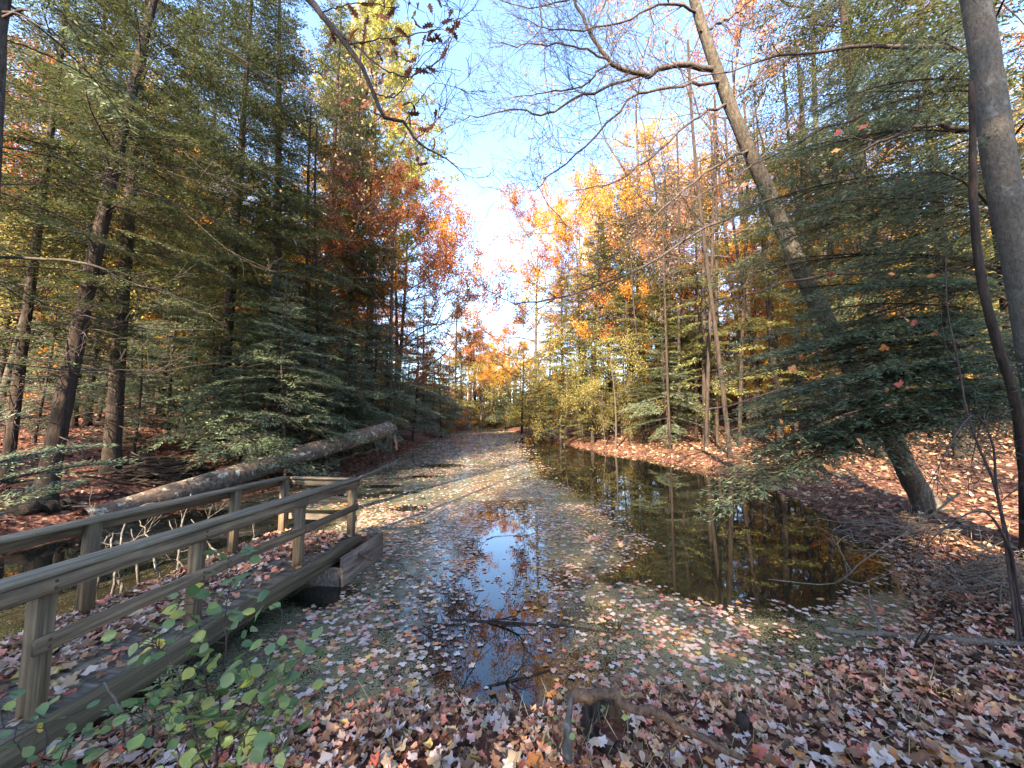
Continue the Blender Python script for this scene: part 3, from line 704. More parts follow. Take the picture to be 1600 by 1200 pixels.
# the rest of both woods
def free(x, y, r): return all((x - a) ** 2 + (y - b) ** 2 > r * r for a, b in TAKEN)
nL = nR = 0
for _ in range(9000):
    x, y = rng.uniform(-55, 50), rng.uniform(5, 66)
    s = float(pond_sd(np.array([x]), np.array([y]))[0])
    if s < 2.2 or abs(x) / y > 1.6: continue
    if x > 0 and y < 16: continue
    if x < 0 and y < 15 and s < 6.5: continue
    if not free(x, y, 1.9 if y < 30 else 2.6): continue
    u = rng.random(); d = math.hypot(x, y); pxs = 800 + 600 * x / y
    if 600 < pxs < 1040 and y < 70: continue
    if 1040 < pxs < 1290 and u > .6 and u < .8: continue
    if 1040 < pxs < 1290 and rng.random() < .45: continue
    if x < -2 and nL < 112:
        TAKEN.append((x, y)); nL += 1
        if u < (.72 if d < 26 else .36): KHF[rng.integers(3)].put(x, y, 'dark slender hemlock in the shaded wood left of the pond', 'hemlocks of the left wood', rng.uniform(13, 19) if d < 26 else rng.uniform(10, 15))
        elif u < (.86 if d < 26 else .78): KY.put(x, y, 'yellow beech glowing between the dark trunks of the left wood', 'beeches of the left wood', rng.uniform(7, 12), wide=1.15)
        elif u < .94: KM[rng.integers(3)].put(x, y, 'autumn maple behind the hemlocks of the left wood', 'maples of the left wood', rng.uniform(13, 19))
        else: KS.put(x, y, 'slim nearly leafless tree in the left wood', 'slim trees of the left wood', rng.uniform(11, 16))
    elif x >= -2 and nR < 120:
        TAKEN.append((x, y)); nR += 1
        if u < .26: KHF[rng.integers(3)].put(x, y, 'dark hemlock in the open wood right of the pond', 'hemlocks of the right wood', rng.uniform(14, 19))
        elif u < .40: KG[rng.integers(2)].put(x, y, 'young sunlit hemlock in the open wood right of the pond', 'young hemlocks of the right wood', rng.uniform(9, 14))
        elif u < .60: KM[rng.integers(3)].put(x, y, 'autumn maple in the open wood right of the pond', 'maples of the right wood', rng.uniform(13, 19))
        elif u < .80: KY.put(x, y, 'yellow beech in the open wood right of the pond', 'beeches of the right wood', rng.uniform(6, 11), wide=1.15)
        else: KS.put(x, y, 'slim nearly leafless tree in the open wood right of the pond', 'slim trees of the right wood', rng.uniform(11, 17))
# unseen trees added behind the viewpoint to shade the near bank, boardwalk and left wood
for i, (x, y, h) in enumerate(((-4, -6, 17), (-8, -9.5, 17), (-3.5, -11, 19), (-1, -8, 15), (-7, -5, 14), (-12, -3, 13), (-15, -5, 14), (-10, -1.5, 11), (-18, -4, 14), (-14, -9, 16), (-20, -8, 16), (-24, -5, 15), (1, -14, 20), (-5, -17, 21), (-10, -16, 19), (0.3, -5, 12))):
    KH[i % 3].put(x, y, 'unseen tall hemlock added behind the viewpoint for its shade', 'added shade hemlocks behind the viewpoint', h)
# a far wood that reads as one mass, closed behind the head of the pond
far = MB(); fc = MB()
tmf, cmf = conifer(18, 1.5, 3.6, 4.5, .2, nb=75, dead=0); tmd, cmd = deciduous(15, 2, .2, 2, .30, 5, limbs=11, scat=.4)
tmy, cmy = deciduous(13, 1, .2, 2, .30, 5, limbs=11, scat=.4)
for m_ in (cmd,): m_.M4 = [np.where(q == 0, 2, q) if len(q) else q for q in m_.M4]
for m_ in (cmy,): m_.M4 = [np.where(q == 0, 3, q) if len(q) else q for q in m_.M4]
for i in range(520):
    a = rng.uniform(-1.12, 1.12); d = rng.uniform(62, 120); x, y = d * math.sin(a), d * math.cos(a) * 1.05
    if i > 400: x, y = rng.uniform(-24, 12), rng.uniform(84, 112)
    if y < 88 and -13 < x < 3: continue
    if y < 40 and abs(x) < 45: continue
    u = rng.random(); tmx, cmx = (tmf, cmf) if u < .45 else (tmd, cmd) if u < .75 else (tmy, cmy)
    m = np.eye(4); b = rng.uniform(0, 6.28); k = rng.uniform(.7, 1.05)
    m[:2, :2] = [[math.cos(b), -math.sin(b)], [math.sin(b), math.cos(b)]]; m[:3, :3] *= k; m[:3, 3] = (x, y, Hs(x, y))
    t2 = MB(); t2.merge(tmx, m); t2.M4 = [np.full(len(q), 1) for q in t2.M4]; t2.M3 = [np.full(len(q), 1) for q in t2.M3]; far.merge(t2)
for i in range(420):
    a = rng.uniform(-1.12, 1.12); d = rng.uniform(50, 90); x, y = d * math.sin(a), d * math.cos(a)
    if float(pond_sd(np.array([x]), np.array([y]))[0]) < 3: continue
    m = np.eye(4); b = rng.uniform(0, 6.28); k = rng.uniform(.30, .5); m[:2, :2] = [[math.cos(b), -math.sin(b)], [math.sin(b), math.cos(b)]]; m[:3, :3] *= k; m[0, :3] *= 1.6; m[1, :3] *= 1.6; m[:3, 3] = (x, y, Hs(x, y) - .6)
    far.merge(cmy if i % 3 else cmd, m)
fw = obj('far_forest', far, [M['needle'], M['bark_dark'], M['orange'], M['yellowgreen']])
tag(fw, 'far mixed autumn wood closing the view behind both banks', 'forest', kind='stuff')

# ------------------------------------------------------------------ the large trees near the camera
def px_path(pts, Y0, Y1=None, n=20):
    Y1 = Y0 if Y1 is None else Y1
    return smooth_path([at_y(p[0], p[1], p[2] if len(p) > 2 else Y0 + (Y1 - Y0) * i / (len(pts) - 1)) for i, p in enumerate(pts)], n)
def local(P, o): return np.asarray(P) - A(*o.location)

# leaning bare tree over the pond
b0 = base(1450, 795)
P = px_path([(1455, 800, b0[1]), (1425, 750, b0[1]), (1395, 690, 6.9), (1325, 565, 6.9), (1255, 430, 6.8), (1200, 300, 6.8), (1155, 200, 6.7), (1115, 95, 6.6), (1085, 0, 6.5), (1062, -110, 6.5), (1040, -300, 6.6)], 7, n=46)
P[0, 2] -= .15
bt = thing('bare_tree', tuple(P[0]), 'leaning bare grey tree arching over the pond from the right bank', 'tree')
tm = trunk_mb(local(P, bt), .165, .045, 14, .5, .03); obj('trunk', tm, [M['bark_grey']], bt, True)
bm = MB()
LIMBS = [([(1112, 108, 6.6), (1050, 104, 6.4), (1000, 118, 6.2), (955, 95, 6.0), (925, 55, 5.9), (898, 0, 5.8), (870, -80, 5.8)], .055, .018),
    ([(952, 94, 6.0), (915, 76, 5.8), (850, 68, 5.6), (800, 72, 5.5), (762, 76, 5.4)], .020, .004),
    ([(1000, 118, 6.2), (905, 152, 6.0), (854, 177, 5.9), (804, 172, 5.8), (736, 182, 5.7), (700, 192, 5.7)], .026, .004),
    ([(955, 97, 6.0), (905, 135, 5.7), (838, 145, 5.5), (790, 158, 5.4)], .018, .004),
    ([(1125, 128, 6.6), (1060, 135, 6.3), (990, 150, 6.0), (922, 220, 5.8), (858, 277, 5.7), (828, 298, 5.6)], .032, .004),
    ([(1140, 160, 6.7), (1080, 190, 6.2), (1010, 250, 6.0), (960, 285, 5.9), (880, 300, 5.8)], .028, .004),
    ([(1170, 235, 6.7), (1110, 265, 6.2), (1030, 330, 5.9), (960, 400, 5.8), (900, 430, 5.7)], .028, .004),
    ([(1205, 310, 6.8), (1120, 350, 6.2), (1000, 420, 5.9), (905, 455, 5.7), (820, 472, 5.6), (780, 463, 5.5), (746, 438, 5.5)], .026, .003),
    ([(1090, 20, 6.5), (1040, 5, 6.2), (980, 30, 6.0), (900, 50, 5.8), (840, 40, 5.7), (790, 20, 5.6)], .026, .004),
    ([(1075, -60, 6.5), (1000, -60, 6.2), (930, -20, 5.9), (860, 10, 5.7), (780, 0, 5.6)], .030, .005),
    ([(845, -40, 5.2), (845, 20, 5.2), (849, 70, 5.2), (858, 190, 5.2), (868, 225, 5.2)], .010, .003),
    ([(952, -60, 5.3), (950, 20, 5.3), (948, 85, 5.3), (935, 140, 5.2)], .011, .003),
    ([(1095, 50, 6.5), (1150, 20, 6.7), (1210, -40, 6.9)], .030, .012), ([(1140, 165, 6.7), (1190, 110, 6.9), (1230, 40, 7.1), (1260, -30, 7.2)], .022, .006),
    ([(1180, 260, 6.8), (1240, 190, 7.0), (1300, 140, 7.2)], .02, .005), ([(1060, -110, 6.5), (980, -150, 6.0), (900, -140, 5.6), (820, -100, 5.3)], .032, .006)]
for pts, r0, r1 in LIMBS:
    q = px_path(pts, 6, n=22); q = local(q, bt)
    q[2:-1] += rng.normal(size=(len(q) - 3, 3)) * .018
    tube(bm, q, np.linspace(r0, r1, len(q)), 6, 0, cap=False)
    ln = np.linalg.norm(np.diff(q, axis=0), axis=1).sum()
    for _ in range(int(ln * 8.5)):
        t = rng.uniform(.12, 1); i = min(int(t * (len(q) - 1)), len(q) - 2); tg = norm(q[i + 1] - q[i])
        sd = norm(np.cross(tg, rng.normal(size=3))); d = norm(tg * .9 + sd * rng.uniform(.5, 1.0) + A(0, -.1, .08))
        grow(bm, None, q[i], d, rng.uniform(.3, .95) * (1.1 - .4 * t), max(.009 * (1.05 - t), .0035), 1, 3, .6, .02, .16, (2, 4), k=3, mat=0)
obj('branches', bm, [M['twig']], bt, True)

# the grey trunk close on the right
P = px_path([(1705, 960, 3.35), (1668, 800, 3.3), (1630, 600, 3.25), (1600, 430, 3.22), (1566, 280, 3.2), (1545, 130, 3.2), (1524, 0, 3.2), (1495, -180, 3.2), (1460, -500, 3.2)], 3.2, n=40)
g = thing('grey_tree', tuple(P[0]), 'large smooth grey trunk close by at the right edge', 'tree')
obj('trunk', trunk_mb(local(P, g), .108, .062, 22, .3, .025), [M['bark_pale']], g, True)
lm = MB()
for pts, r in (([(1575, 330, 3.2), (1640, 260, 3.4), (1720, 200, 3.6)], .03), ([(1510, -70, 3.2), (1440, -140, 3.2), (1330, -160, 3.2)], .03), ([(1490, -200, 3.2), (1560, -320, 3.2), (1640, -420, 3.3)], .04)):
    q = local(px_path(pts, 3, n=12), g); tube(lm, q, np.linspace(r, r * .4, 12), 7, 0, False)
    for _ in range(6):
        i = rng.integers(3, 11); grow(lm, None, q[i], norm(q[i] - q[i - 1] + rng.normal(size=3) * .4 * .1), .6, .008, 1, 3, k=3, mat=0)
obj('limb', lm, [M['bark_grey']], g, True)
P = px_path([(1606, 760, 3.1), (1590, 640, 3.05), (1566, 560, 3.0), (1536, 450, 3.0), (1522, 330, 3.0), (1520, 210, 3.0), (1519, 128, 3.0)], 3, n=24)
P = np.vstack([[P[0][0] + .08, P[0][1] + .05, Hs(P[0][0] + .08, P[0][1] + .05) - .05], P])
d_ = thing('dead_sapling', tuple(P[0]), 'thin broken dead stem leaning against the large grey trunk', 'dead tree')
q = MB(); tube(q, local(P, d_), np.linspace(.036, .020, len(P)), 9, 0, True, .06); obj('stem', q, [M['bark_dark']], d_, True)

# hemlock whose boughs hang over the right shore
hx, hy = 6.4, 4.7; hz = Hs(hx, hy)
ht = thing('hemlock_tree', (hx, hy, hz), 'big near hemlock sweeping its boughs over the right shore beside the grey trunk', 'tree')
TP = trunk_path(16, (-.01, .0), .08); obj('trunk', trunk_mb(TP, .19, .03, 12), [M['bark_dark']], ht, True)
cm = MB()
for i in range(58):
    q = i / 57; z = 2.0 + 11 * q ** 1.05
    az = R(180) + rng.normal() * R(52) if i % 6 else rng.uniform(0, 6.28)
    L = (3.3 - 1.6 * q) * rng.uniform(.7, 1.12)
    if i % 6 == 0: L *= .6
    el = -.06 + rng.normal() * .10 + .2 * q - (.10 if q < .15 else 0)
    tw = on_path(TP, z) + A(hx, hy, hz) + A(math.cos(az), math.sin(az), el) * L
    if tw[1] > .3:
        u_ = 800 + 600 * tw[0] / tw[1]; v_ = 652 - 600 * (tw[2] - CAMZ) / tw[1]
        if u_ < 1190 + max(0, 330 - v_) * .22: L *= .5
    Bq, sc = bough_for(L, NEAR); m = basis(A(math.cos(az) * math.cos(el), math.sin(az) * math.cos(el), math.sin(el)), rng.normal() * .2)
    m[:3, :3] *= sc; m[:3, 3] = on_path(TP, z); cm.merge(Bq, m)
# low boughs drawn where the photo shows them: tip column, tip row, tip distance, height on the trunk
for tx, ty, tY, z in ((1150, 600, 4.9, 2.3), (1165, 690, 4.7, 2.0), (1150, 740, 4.6, 1.9), (1140, 795, 4.5, 1.7), (1210, 730, 4.3, 1.9), (1195, 640, 4.4, 2.2), (1230, 560, 4.6, 2.6), (1260, 500, 4.3, 2.9), (1180, 540, 5.4, 2.8),
                      (1290, 620, 3.9, 2.2), (1235, 455, 5.2, 3.2), (1270, 530, 5.2, 2.9), (1300, 580, 5.0, 2.7), (1215, 770, 4.5, 1.8), (1180, 660, 5.0, 2.1), (1140, 440, 5.2, 3.6), (1190, 370, 5.0, 4.2), (1160, 330, 5.0, 4.8), (1240, 240, 4.6, 5.4), (1280, 150, 4.4, 6.0), (1300, 320, 4.2, 4.2), (1340, 420, 4.0, 3.4)):
  for rep_ in range(2):
    tip = at_y(tx + rep_ * rng.uniform(-10, 60), ty + rep_ * rng.uniform(-35, 25), tY + rep_ * rng.uniform(-.3, .5)) - A(hx, hy, hz); st = on_path(TP, z + rep_ * rng.uniform(-.2, .4)); L = np.linalg.norm(tip - st) * 1.05
    tip[2] += .16 * L; Bq, sc = bough_for(L, NEAR); m = basis(tip - st, rng.normal() * .15); m[:3, :3] *= sc; m[:3, 3] = st; cm.merge(Bq, m)
obj('crown', cm, [M['needle_blue'], M['bark_dark']], ht)
for tx, ty, tY, z in ((1070, 320, 5, 6.2), (1062, 130, 4.4, 6.6), (1300, 260, 4, 5.4), (1270, 330, 4.5, 4.4), (1100, 640, 4.8, 2.0), (1120, 470, 4.8, 3.4)):
    tip = at_y(tx, ty, tY) - A(hx, hy, hz); st = on_path(TP, z); t = np.linspace(0, 1, 14)[:, None]
    q = st + (tip - st) * t + A(0, 0, 1) * .25 * np.sin(t * 3.14) + rng.normal(size=(14, 3)) * .02
    bm = MB(); tube(bm, q, np.linspace(.034, .006, 14), 6, 0, False)
    for _ in range(12):
        i = rng.integers(3, 13); grow(bm, None, q[i], norm(norm(tip - st) + rng.normal(size=3) * .6), rng.uniform(.3, .7), .005, 2, 3, k=3, mat=0)
    obj('dead_branch', bm, [M['twig']], ht, True)

# hemlock just outside the left edge, its bare lower limbs crossing the view
ex, ey = -5.9, 4.0; ez = Hs(ex, ey)
et = thing('hemlock_tree', (ex, ey, ez), 'near hemlock at the left edge trailing long bare limbs across the view', 'tree')
TP = trunk_path(15, (.0, .0), .05); obj('trunk', trunk_mb(TP, .17, .03, 12), [M['bark_dark']], et, True)
cm = MB()
for i in range(40):
    q = i / 39; z = 5.5 + 8.8 * q; az = rng.uniform(1.7, 4.6); L = (2.2 - 1.2 * q) * rng.uniform(.7, 1.1)
    Bq, sc = bough_for(L, 1.5); m = basis(A(math.cos(az), math.sin(az), rng.normal() * .15), rng.normal() * .2); m[:3, :3] *= sc; m[:3, 3] = on_path(TP, z); cm.merge(Bq, m)
for tx, ty, tY, z in ((70, 700, 4.8, 1.5), (170, 690, 5.4, 1.6), (215, 715, 5.8, 1.4), (120, 745, 5.6, 1.0), (40, 640, 4.4, 1.9)):
    tip = at_y(tx, ty, tY) - A(ex, ey, ez); st = on_path(TP, z); L = np.linalg.norm(tip - st); tip[2] += .12 * L
    Bq, sc = bough_for(L, NEAR); m = basis(tip - st, rng.normal() * .1); m[:3, :3] *= sc; m[:3, 3] = st; cm.merge(Bq, m)
obj('crown', cm, [M['needle_blue'], M['bark_dark']], et)
for pts, r in (([(0, 60), (70, 85), (140, 120), (200, 160), (290, 240), (350, 300)], .012), ([(0, 230), (60, 240), (120, 258), (190, 290), (260, 310), (350, 385), (420, 420)], .014),
               ([(0, 286), (70, 288), (140, 282), (200, 268), (300, 262)], .010), ([(0, 432), (60, 470), (130, 495), (220, 512), (330, 515)], .011),
               ([(0, 566), (70, 575), (150, 580), (220, 584), (300, 572), (360, 566)], .012), ([(0, 548), (60, 562), (150, 577), (260, 578)], .008), ([(120, 410), (200, 440), (270, 462), (330, 480)], .020), ([(215, -10), (280, 30), (340, 70), (440, 130), (500, 170)], .010)):
    q = local(px_path([(-90, pts[0][1] - 10, 4.2)] + [(a, b, 4.4 + .3 * i) for i, (a, b) in enumerate(pts)], 4, n=24), et)
    bm = MB(); tube(bm, q + rng.normal(size=q.shape) * .008, np.linspace(r, .003, 24), 5, 0, False)
    for _ in range(9):
        i = rng.integers(8, 23); grow(bm, None, q[i], norm(norm(q[i] - q[i - 1]) + rng.normal(size=3) * .5), rng.uniform(.25, .6), .0035, 2, 3, k=3, mat=0)
    obj('dead_branch', bm, [M['twig' if r < .012 else 'bark_grey']], et, True)

# oak at the left edge with a leafy limb across the top of the view
P = px_path([(-75, 960, 3.2), (-50, 700, 3.15), (-30, 400, 3.1), (-8, 60, 3.1), (0, -150, 3.1), (30, -400, 3.1), (90, -700, 3.1)], 3, n=30)
P[0, 2] = Hs(P[0, 0], P[0, 1]) - .1
ok = thing('oak_tree', tuple(P[0]), 'oak at the left edge reaching a limb with dry brown leaves across the sky', 'tree')
obj('trunk', trunk_mb(local(P, ok), .085, .03, 12, .4, .03), [M['bark_grey']], ok, True)
OAKB = [([(18, -260, 3.1), (200, -230, 3.1), (380, -120, 3.1), (470, -15, 3.05), (500, 20, 3.0), (520, 44, 3.0), (557, 91, 3.0), (584, 145, 3.05), (598, 182, 3.1), (632, 192, 3.2), (648, 219, 3.2), (675, 236, 3.2), (709, 256, 3.25), (730, 283, 3.3)], .038, .003),
    ([(520, 44, 3.0), (560, 75, 2.95), (600, 108, 2.9), (640, 120, 2.9), (665, 95, 2.9)], .009, .003), ([(545, 70, 3.0), (600, 60, 2.9), (640, 55, 2.85), (690, 45, 2.85), (705, 60, 2.85)], .007, .002),
    ([(640, 120, 2.9), (690, 90, 2.9), (712, 40, 2.9), (722, -10, 2.9)], .006, .003), ([(584, 145, 3.05), (620, 150, 3.0), (650, 100, 2.9), (690, 60, 2.9)], .006, .002),
    ([(598, 182, 3.1), (570, 170, 3.0), (545, 178, 2.95)], .006, .002), ([(632, 192, 3.2), (660, 150, 3.2), (680, 130, 3.2), (725, 140, 3.2)], .005, .002), ([(648, 219, 3.2), (680, 190, 3.2), (690, 178, 3.2)], .005, .002), ([(500, 20, 3.0), (530, 10, 2.9), (575, 5, 2.85), (620, 15, 2.85)], .006, .002), ([(470, -15, 3.05), (560, -40, 2.9), (640, -30, 2.85), (690, 0, 2.8)], .008, .002)]
bm = MB()
for pts, r0, r1 in OAKB:
    q = local(px_path(pts, 3, n=30), ok); tube(bm, q + rng.normal(size=q.shape) * .004, np.linspace(r0, r1, 30), 6, 0, False)
    for _ in range(5):
        i = rng.integers(18, 29); grow(bm, None, q[i], norm(norm(q[i] - q[i - 1]) + rng.normal(size=3) * .5), rng.uniform(.12, .3), .0026, 2, 3, k=3, mat=0)
for pts in ([(0, 30), (40, 15), (70, 40)], [(3, 20), (30, 22), (70, 46)]):
    q = local(px_path([(a, b, 3.1) for a, b in pts], 3, n=8), ok); tube(bm, q, np.linspace(.014, .004, 8), 6, 0, False)
obj('limb', bm, [M['twig']], ok, True)
OL = [(150,50),(220,20),(220,90),(345,45),(410,15),(450,25),(510,35),(550,10),(450,115),(380,150),(345,200),(410,180),(480,190),(510,155),(550,180),(495,120),(590,95),(600,140),(630,170),(605,60),(575,250),(435,65),(210,150),(150,155),(280,260),(350,250),(420,285),(240,340),(410,330),(475,330),(510,320),(290,350),(280,380),(210,440),(130,470),(30,340),(330,440),(425,475),(215,480),(130,510),(540,545),(510,590),(530,670),(430,530),(420,560),(480,600),(390,640),(480,760),(450,740),(40,210),(300,10),(330,60),(290,75),(200,200),(235,210),(60,165),(525,185),(625,125)]
lp = np.array([at_y(500 + x * .3375, y * .3375, rng.uniform(2.85, 3.15)) for x, y in OL])
lm = MB(); scatter(lm, OAK, local(lp, ok), rng.uniform(.05, .075, len(lp)), 1.2, .3); obj('leaves', lm, [M['oak']], ok)

# ------------------------------------------------------------------ fallen trunks, brush, stump, sticks
a = base(135, 822); b = at_y(612, 669, 15.2)
LP = np.linspace(0, 1, 30)[:, None] * (b - a) + a; LP[:, 2] += .10 * (1 - np.linspace(0, 1, 30)); LP += np.stack([.11 * np.sin(np.linspace(0, 5, 30)), 0 * LP[:, 0], .05 * np.sin(np.linspace(0, 4, 30))], -1)
lg = thing('fallen_log', tuple(LP[15]), 'long fallen trunk with pale patches slanting up beyond the boardwalk', 'log')
q = MB(); tube(q, local(LP, lg), np.linspace(.24, .30, 30), 18, 0, False, .03); obj('trunk', q, [M['log']], lg, True)
# broken far end: a ragged disc of pale wood a little inside the bark
q = MB(); ax = norm(LP[-1] - LP[-2]); m = basis(ax); k = 26
V = [A(.02, 0, 0)]
for rr, dx in ((.14, .06), (.285, .02)):
    for i in range(k):
        an = i / k * 6.283; V.append(A(dx + rng.normal() * .03, rr * math.cos(an), rr * math.sin(an)))
F3_ = [[0, 1 + i, 1 + (i + 1) % k] for i in range(k)]; F4_ = [[1 + i, 1 + k + i, 1 + k + (i + 1) % k, 1 + (i + 1) % k] for i in range(k)]
V = np.array(V) @ m[:3, :3].T + local(LP[-1], lg); q.addp(V, [F3_, F4_]); obj('broken_end', q, [M['dead']], lg)
for px0, px1, r in (((606, 678), (601, 702), .05), ((616, 680), (620, 704), .06), ((585, 690), (590, 712), .05), ((300, 772), (292, 752), .02)):
    q = MB(); s0, s1 = at_y(*px0, 15.0 if px0[0] > 400 else 8.4), at_y(*px1, 15.1 if px0[0] > 400 else 8.4); tube(q, local(smooth_path([s0, (s0 + s1) / 2 + A(.03, 0, 0), s1], 8), lg), np.linspace(r, r * .7, 8), 8, 0, True, .06)
    obj('branch_stub', q, [M['log']], lg, True)
def stick(name, pts, r0, r1, mat, label, cat, Y=None, group=None, side=0, k=8, rough=.05, lift=0):
    """pts as pixels on the ground or with a distance"""
    W_ = []
    for p in pts:
        w = base(*p) if len(p) == 2 else at_y(*p)
        W_.append(w + A(0, 0, lift + (r0 * .6 if len(p) == 2 else 0)))
    q_ = smooth_path(W_, 16) + np.vstack([np.zeros((1, 3)), rng.normal(size=(14, 3)) * r0 * .25, np.zeros((1, 3))])
    o = np.array(q_[0]); mb_ = MB(); tube(mb_, q_ - o, np.linspace(r0, r1, 16), k, 0, True, rough)
    for _ in range(side):
        i = rng.integers(3, 14); grow(mb_, None, q_[i] - o, norm(norm(q_[i] - q_[i - 1]) + rng.normal(size=3) * .6 + A(0, 0, .15)), rng.uniform(.12, .4), r1 * .5 + .001, 2, 3, k=3, mat=0)
    ob = obj(name, mb_, [M[mat]], smooth=True); ob.location = o; return tag(ob, label, cat, group)
stick('fallen_log', [(505, 730), (560, 712), (612, 697)], .10, .08, 'log', 'thin dark log lying under the raised end of the long fallen trunk', 'log')
stick('fallen_log', [(25, 806), (70, 800), (108, 796)], .13, .10, 'bark_dark', 'short mossy log on the leaves left of the brush pile', 'log')
stick('fallen_log', [(555, 752), (590, 735), (625, 720)], .05, .04, 'dead', 'low grey log lying along the left waterline beyond the boardwalk', 'log')
stick('fallen_branch', [(690, 972), (760, 974), (890, 984), (985, 998)], .018, .026, 'bark_dark', 'long dark stick floating across the middle of the near water', 'branch', side=5)
stick('fallen_branch', [(600, 1105), (716, 1086), (790, 1068), (860, 1049)], .009, .013, 'bark_dark', 'thin dark twig floating just left of the hollow stump', 'branch', side=4)
stick('fallen_branch', [(660, 975), (690, 977), (722, 978)], .012, .008, 'bark_dark', 'short dark twiggy stick at the left end of the long floating stick', 'branch', side=7)
stick('fallen_branch', [(1290, 990), (1397, 1001), (1500, 1009), (1640, 1018)], .024, .034, 'dead', 'long pale pole lying from the right shore into the duckweed', 'branch', side=3, lift=.03)
stick('fallen_branch', [(1340, 1017), (1414, 1021), (1500, 1032), (1560, 1040)], .02, .028, 'bark_dark', 'dark pole lying just below the long pale pole', 'branch', side=3)
stick('fallen_branch', [(1520, 1035), (1580, 1024), (1660, 1018)], .03, .03, 'bark_dark', 'thick dark stick at the right edge below the pale pole', 'branch')
stick('fallen_branch', [(1290, 803), (1380, 802), (1500, 801)], .035, .03, 'bark_dark', 'straight dark branch on the ground before the foot of the leaning bare tree', 'branch', side=4)
stick('fallen_branch', [(1420, 880), (1480, 850), (1560, 868), (1600, 885)], .02, .012, 'dead', 'crooked pale branch on the sunny part of the right bank', 'branch', side=6)
stick('fallen_branch', [(1440, 985), (1480, 972), (1520, 950)], .02, .014, 'bark_dark', 'dark crooked stick at the right waterline above the pale pole', 'branch', side=4)
stick('fallen_branch', [(620, 1190), (720, 1172), (790, 1160)], .006, .004, 'dead', 'thin brown twig lying on the leaves left of the hollow stump', 'branch', side=3)
stick('fallen_branch', [(1200, 905, 4.6), (1300, 912, 4.4), (1350, 875, 4.2), (1440, 815, 3.9), (1500, 770, 3.7)], .004, .010, 'dead', 'bent bare twig dipping into the dark pool from the right bank', 'branch', side=5)
stick('fallen_branch', [(543, 861, 5.5), (560, 866, 5.35), (582, 874, 5.25)], .034, .024, 'brown_dead', 'broken brown branch poking out from under the far end of the boardwalk', 'branch', rough=.12)
stick('forked_twig', [(192, 1168), (193, 1120, 1.95), (182, 1098, 1.95), (162, 1066, 1.95)], .007, .004, 'dead', 'pale forked twig standing among the leaves by the boardwalk skirt', 'twig')
def heap(name, n, area, L, r, mat, label, cat, tilt=.18, yaw=None, hgt=.25):
    c = np.mean([base(*p) for p in area], axis=0); mb_ = MB(); ps = np.array([base(*p) for p in area])
    for _ in range(n):
        w = rng.dirichlet(np.ones(len(ps))); p = (ps * w[:, None]).sum(0); p[2] = Hs(p[0], p[1]); cen = 1 - min(1, np.linalg.norm((p - c)[:2]) / (np.ptp(ps[:, 0]) * .6 + .01))
        an = rng.uniform(0, 6.28) if yaw is None else yaw + rng.normal() * .45; l = rng.uniform(.4, 1) * L
        d = A(math.cos(an), math.sin(an), rng.normal() * tilt); p[2] += rng.uniform(0, hgt) * cen + r
        e = np.linspace(-.5, .5, 6)[:, None]; q_ = p + e * d * l + rng.normal(size=(6, 3)) * .03 * l
        q_[:, 2] = np.maximum(q_[:, 2], H(q_[:, 0], q_[:, 1]) + .005)
        rr = r * rng.uniform(.35, 1); tube(mb_, q_ - c, np.linspace(rr, rr * .5, 6), 5, 0, True, .06)
    ob = obj(name, mb_, [M[mat]], smooth=True); ob.location = c; return tag(ob, label, cat)
heap('brush_pile', 130, [(195, 765), (310, 770), (320, 735), (200, 725)], 1.7, .035, 'bark_dark', 'heap of dark sticks in front of the tall straight hemlock on the left bank', 'brush pile', yaw=.35, hgt=.45)
heap('brush_pile', 150, [(1440, 970), (1680, 985), (1700, 880), (1500, 890)], .9, .008, 'dead', 'tangle of fine bare twigs on the right bank above the pale pole', 'brush pile', .35, None, .3)
heap('brush_pile', 90, [(1290, 850), (1560, 860), (1560, 805), (1300, 795)], .9, .012, 'dead', 'scattered dead sticks on the right bank by the leaning bare tree', 'brush pile', .15, None, .12)

# rotten hollow stump and the branch lying on it
sp_ = base(950, 1148); st = thing('hollow_stump', (sp_[0], sp_[1], sp_[2] - .05), 'rotten hollow stump at the water edge in the leaves', 'stump')
q = MB(); k = 30; rows = 7; V = []
for inner in (0, 1):
    for j in range(rows):
        for i in range(k):
            an = i / k * 6.283; tall = .09 + .10 * max(0, math.cos(an - 2.5)) ** 2 + .07 * max(0, math.cos(an - 1.2)) ** 4 + .012 * math.sin(9 * an) + .014 * rng.normal() * (j == rows - 1)
            r = (.15 if not inner else .122) * (1 + .08 * math.sin(3 * an + 1) + .025 * math.sin(11 * an)) * (1 + (.35 * (1 - j / (rows - 1)) ** 2 if not inner else 0)); r += rng.normal() * .004
            h_ = tall * (j / (rows - 1)) * (1 if not inner else 1) + (.0 if not inner else .0)
            V.append(A(r * math.cos(an), r * math.sin(an), h_))
F = []
for s_ in (0, 1):
    for j in range(rows - 1):
        for i in range(k):
            f = [s_ * rows * k + j * k + i, s_ * rows * k + j * k + (i + 1) % k, s_ * rows * k + (j + 1) * k + (i + 1) % k, s_ * rows * k + (j + 1) * k + i]; F.append(f if not s_ else f[::-1])
for i in range(k): F.append([(rows - 1) * k + i, (rows - 1) * k + (i + 1) % k, (2 * rows - 1) * k + (i + 1) % k, (2 * rows - 1) * k + i])
q.add(np.array(V), np.array(F)); obj('shell', q, [M['bark_dark']], st, True)
q = MB(); slab = [at_y(885, 1190, 2.02), at_y(887, 1140, 2.05), at_y(893, 1085, 2.1)]; tube(q, local(smooth_path(slab, 9), st), np.array([.024, .024, .026, .024, .022, .02, .018, .014, .008]), 7, 0, True, .15); obj('bark_slab', q, [M['white_twig']], st, True)
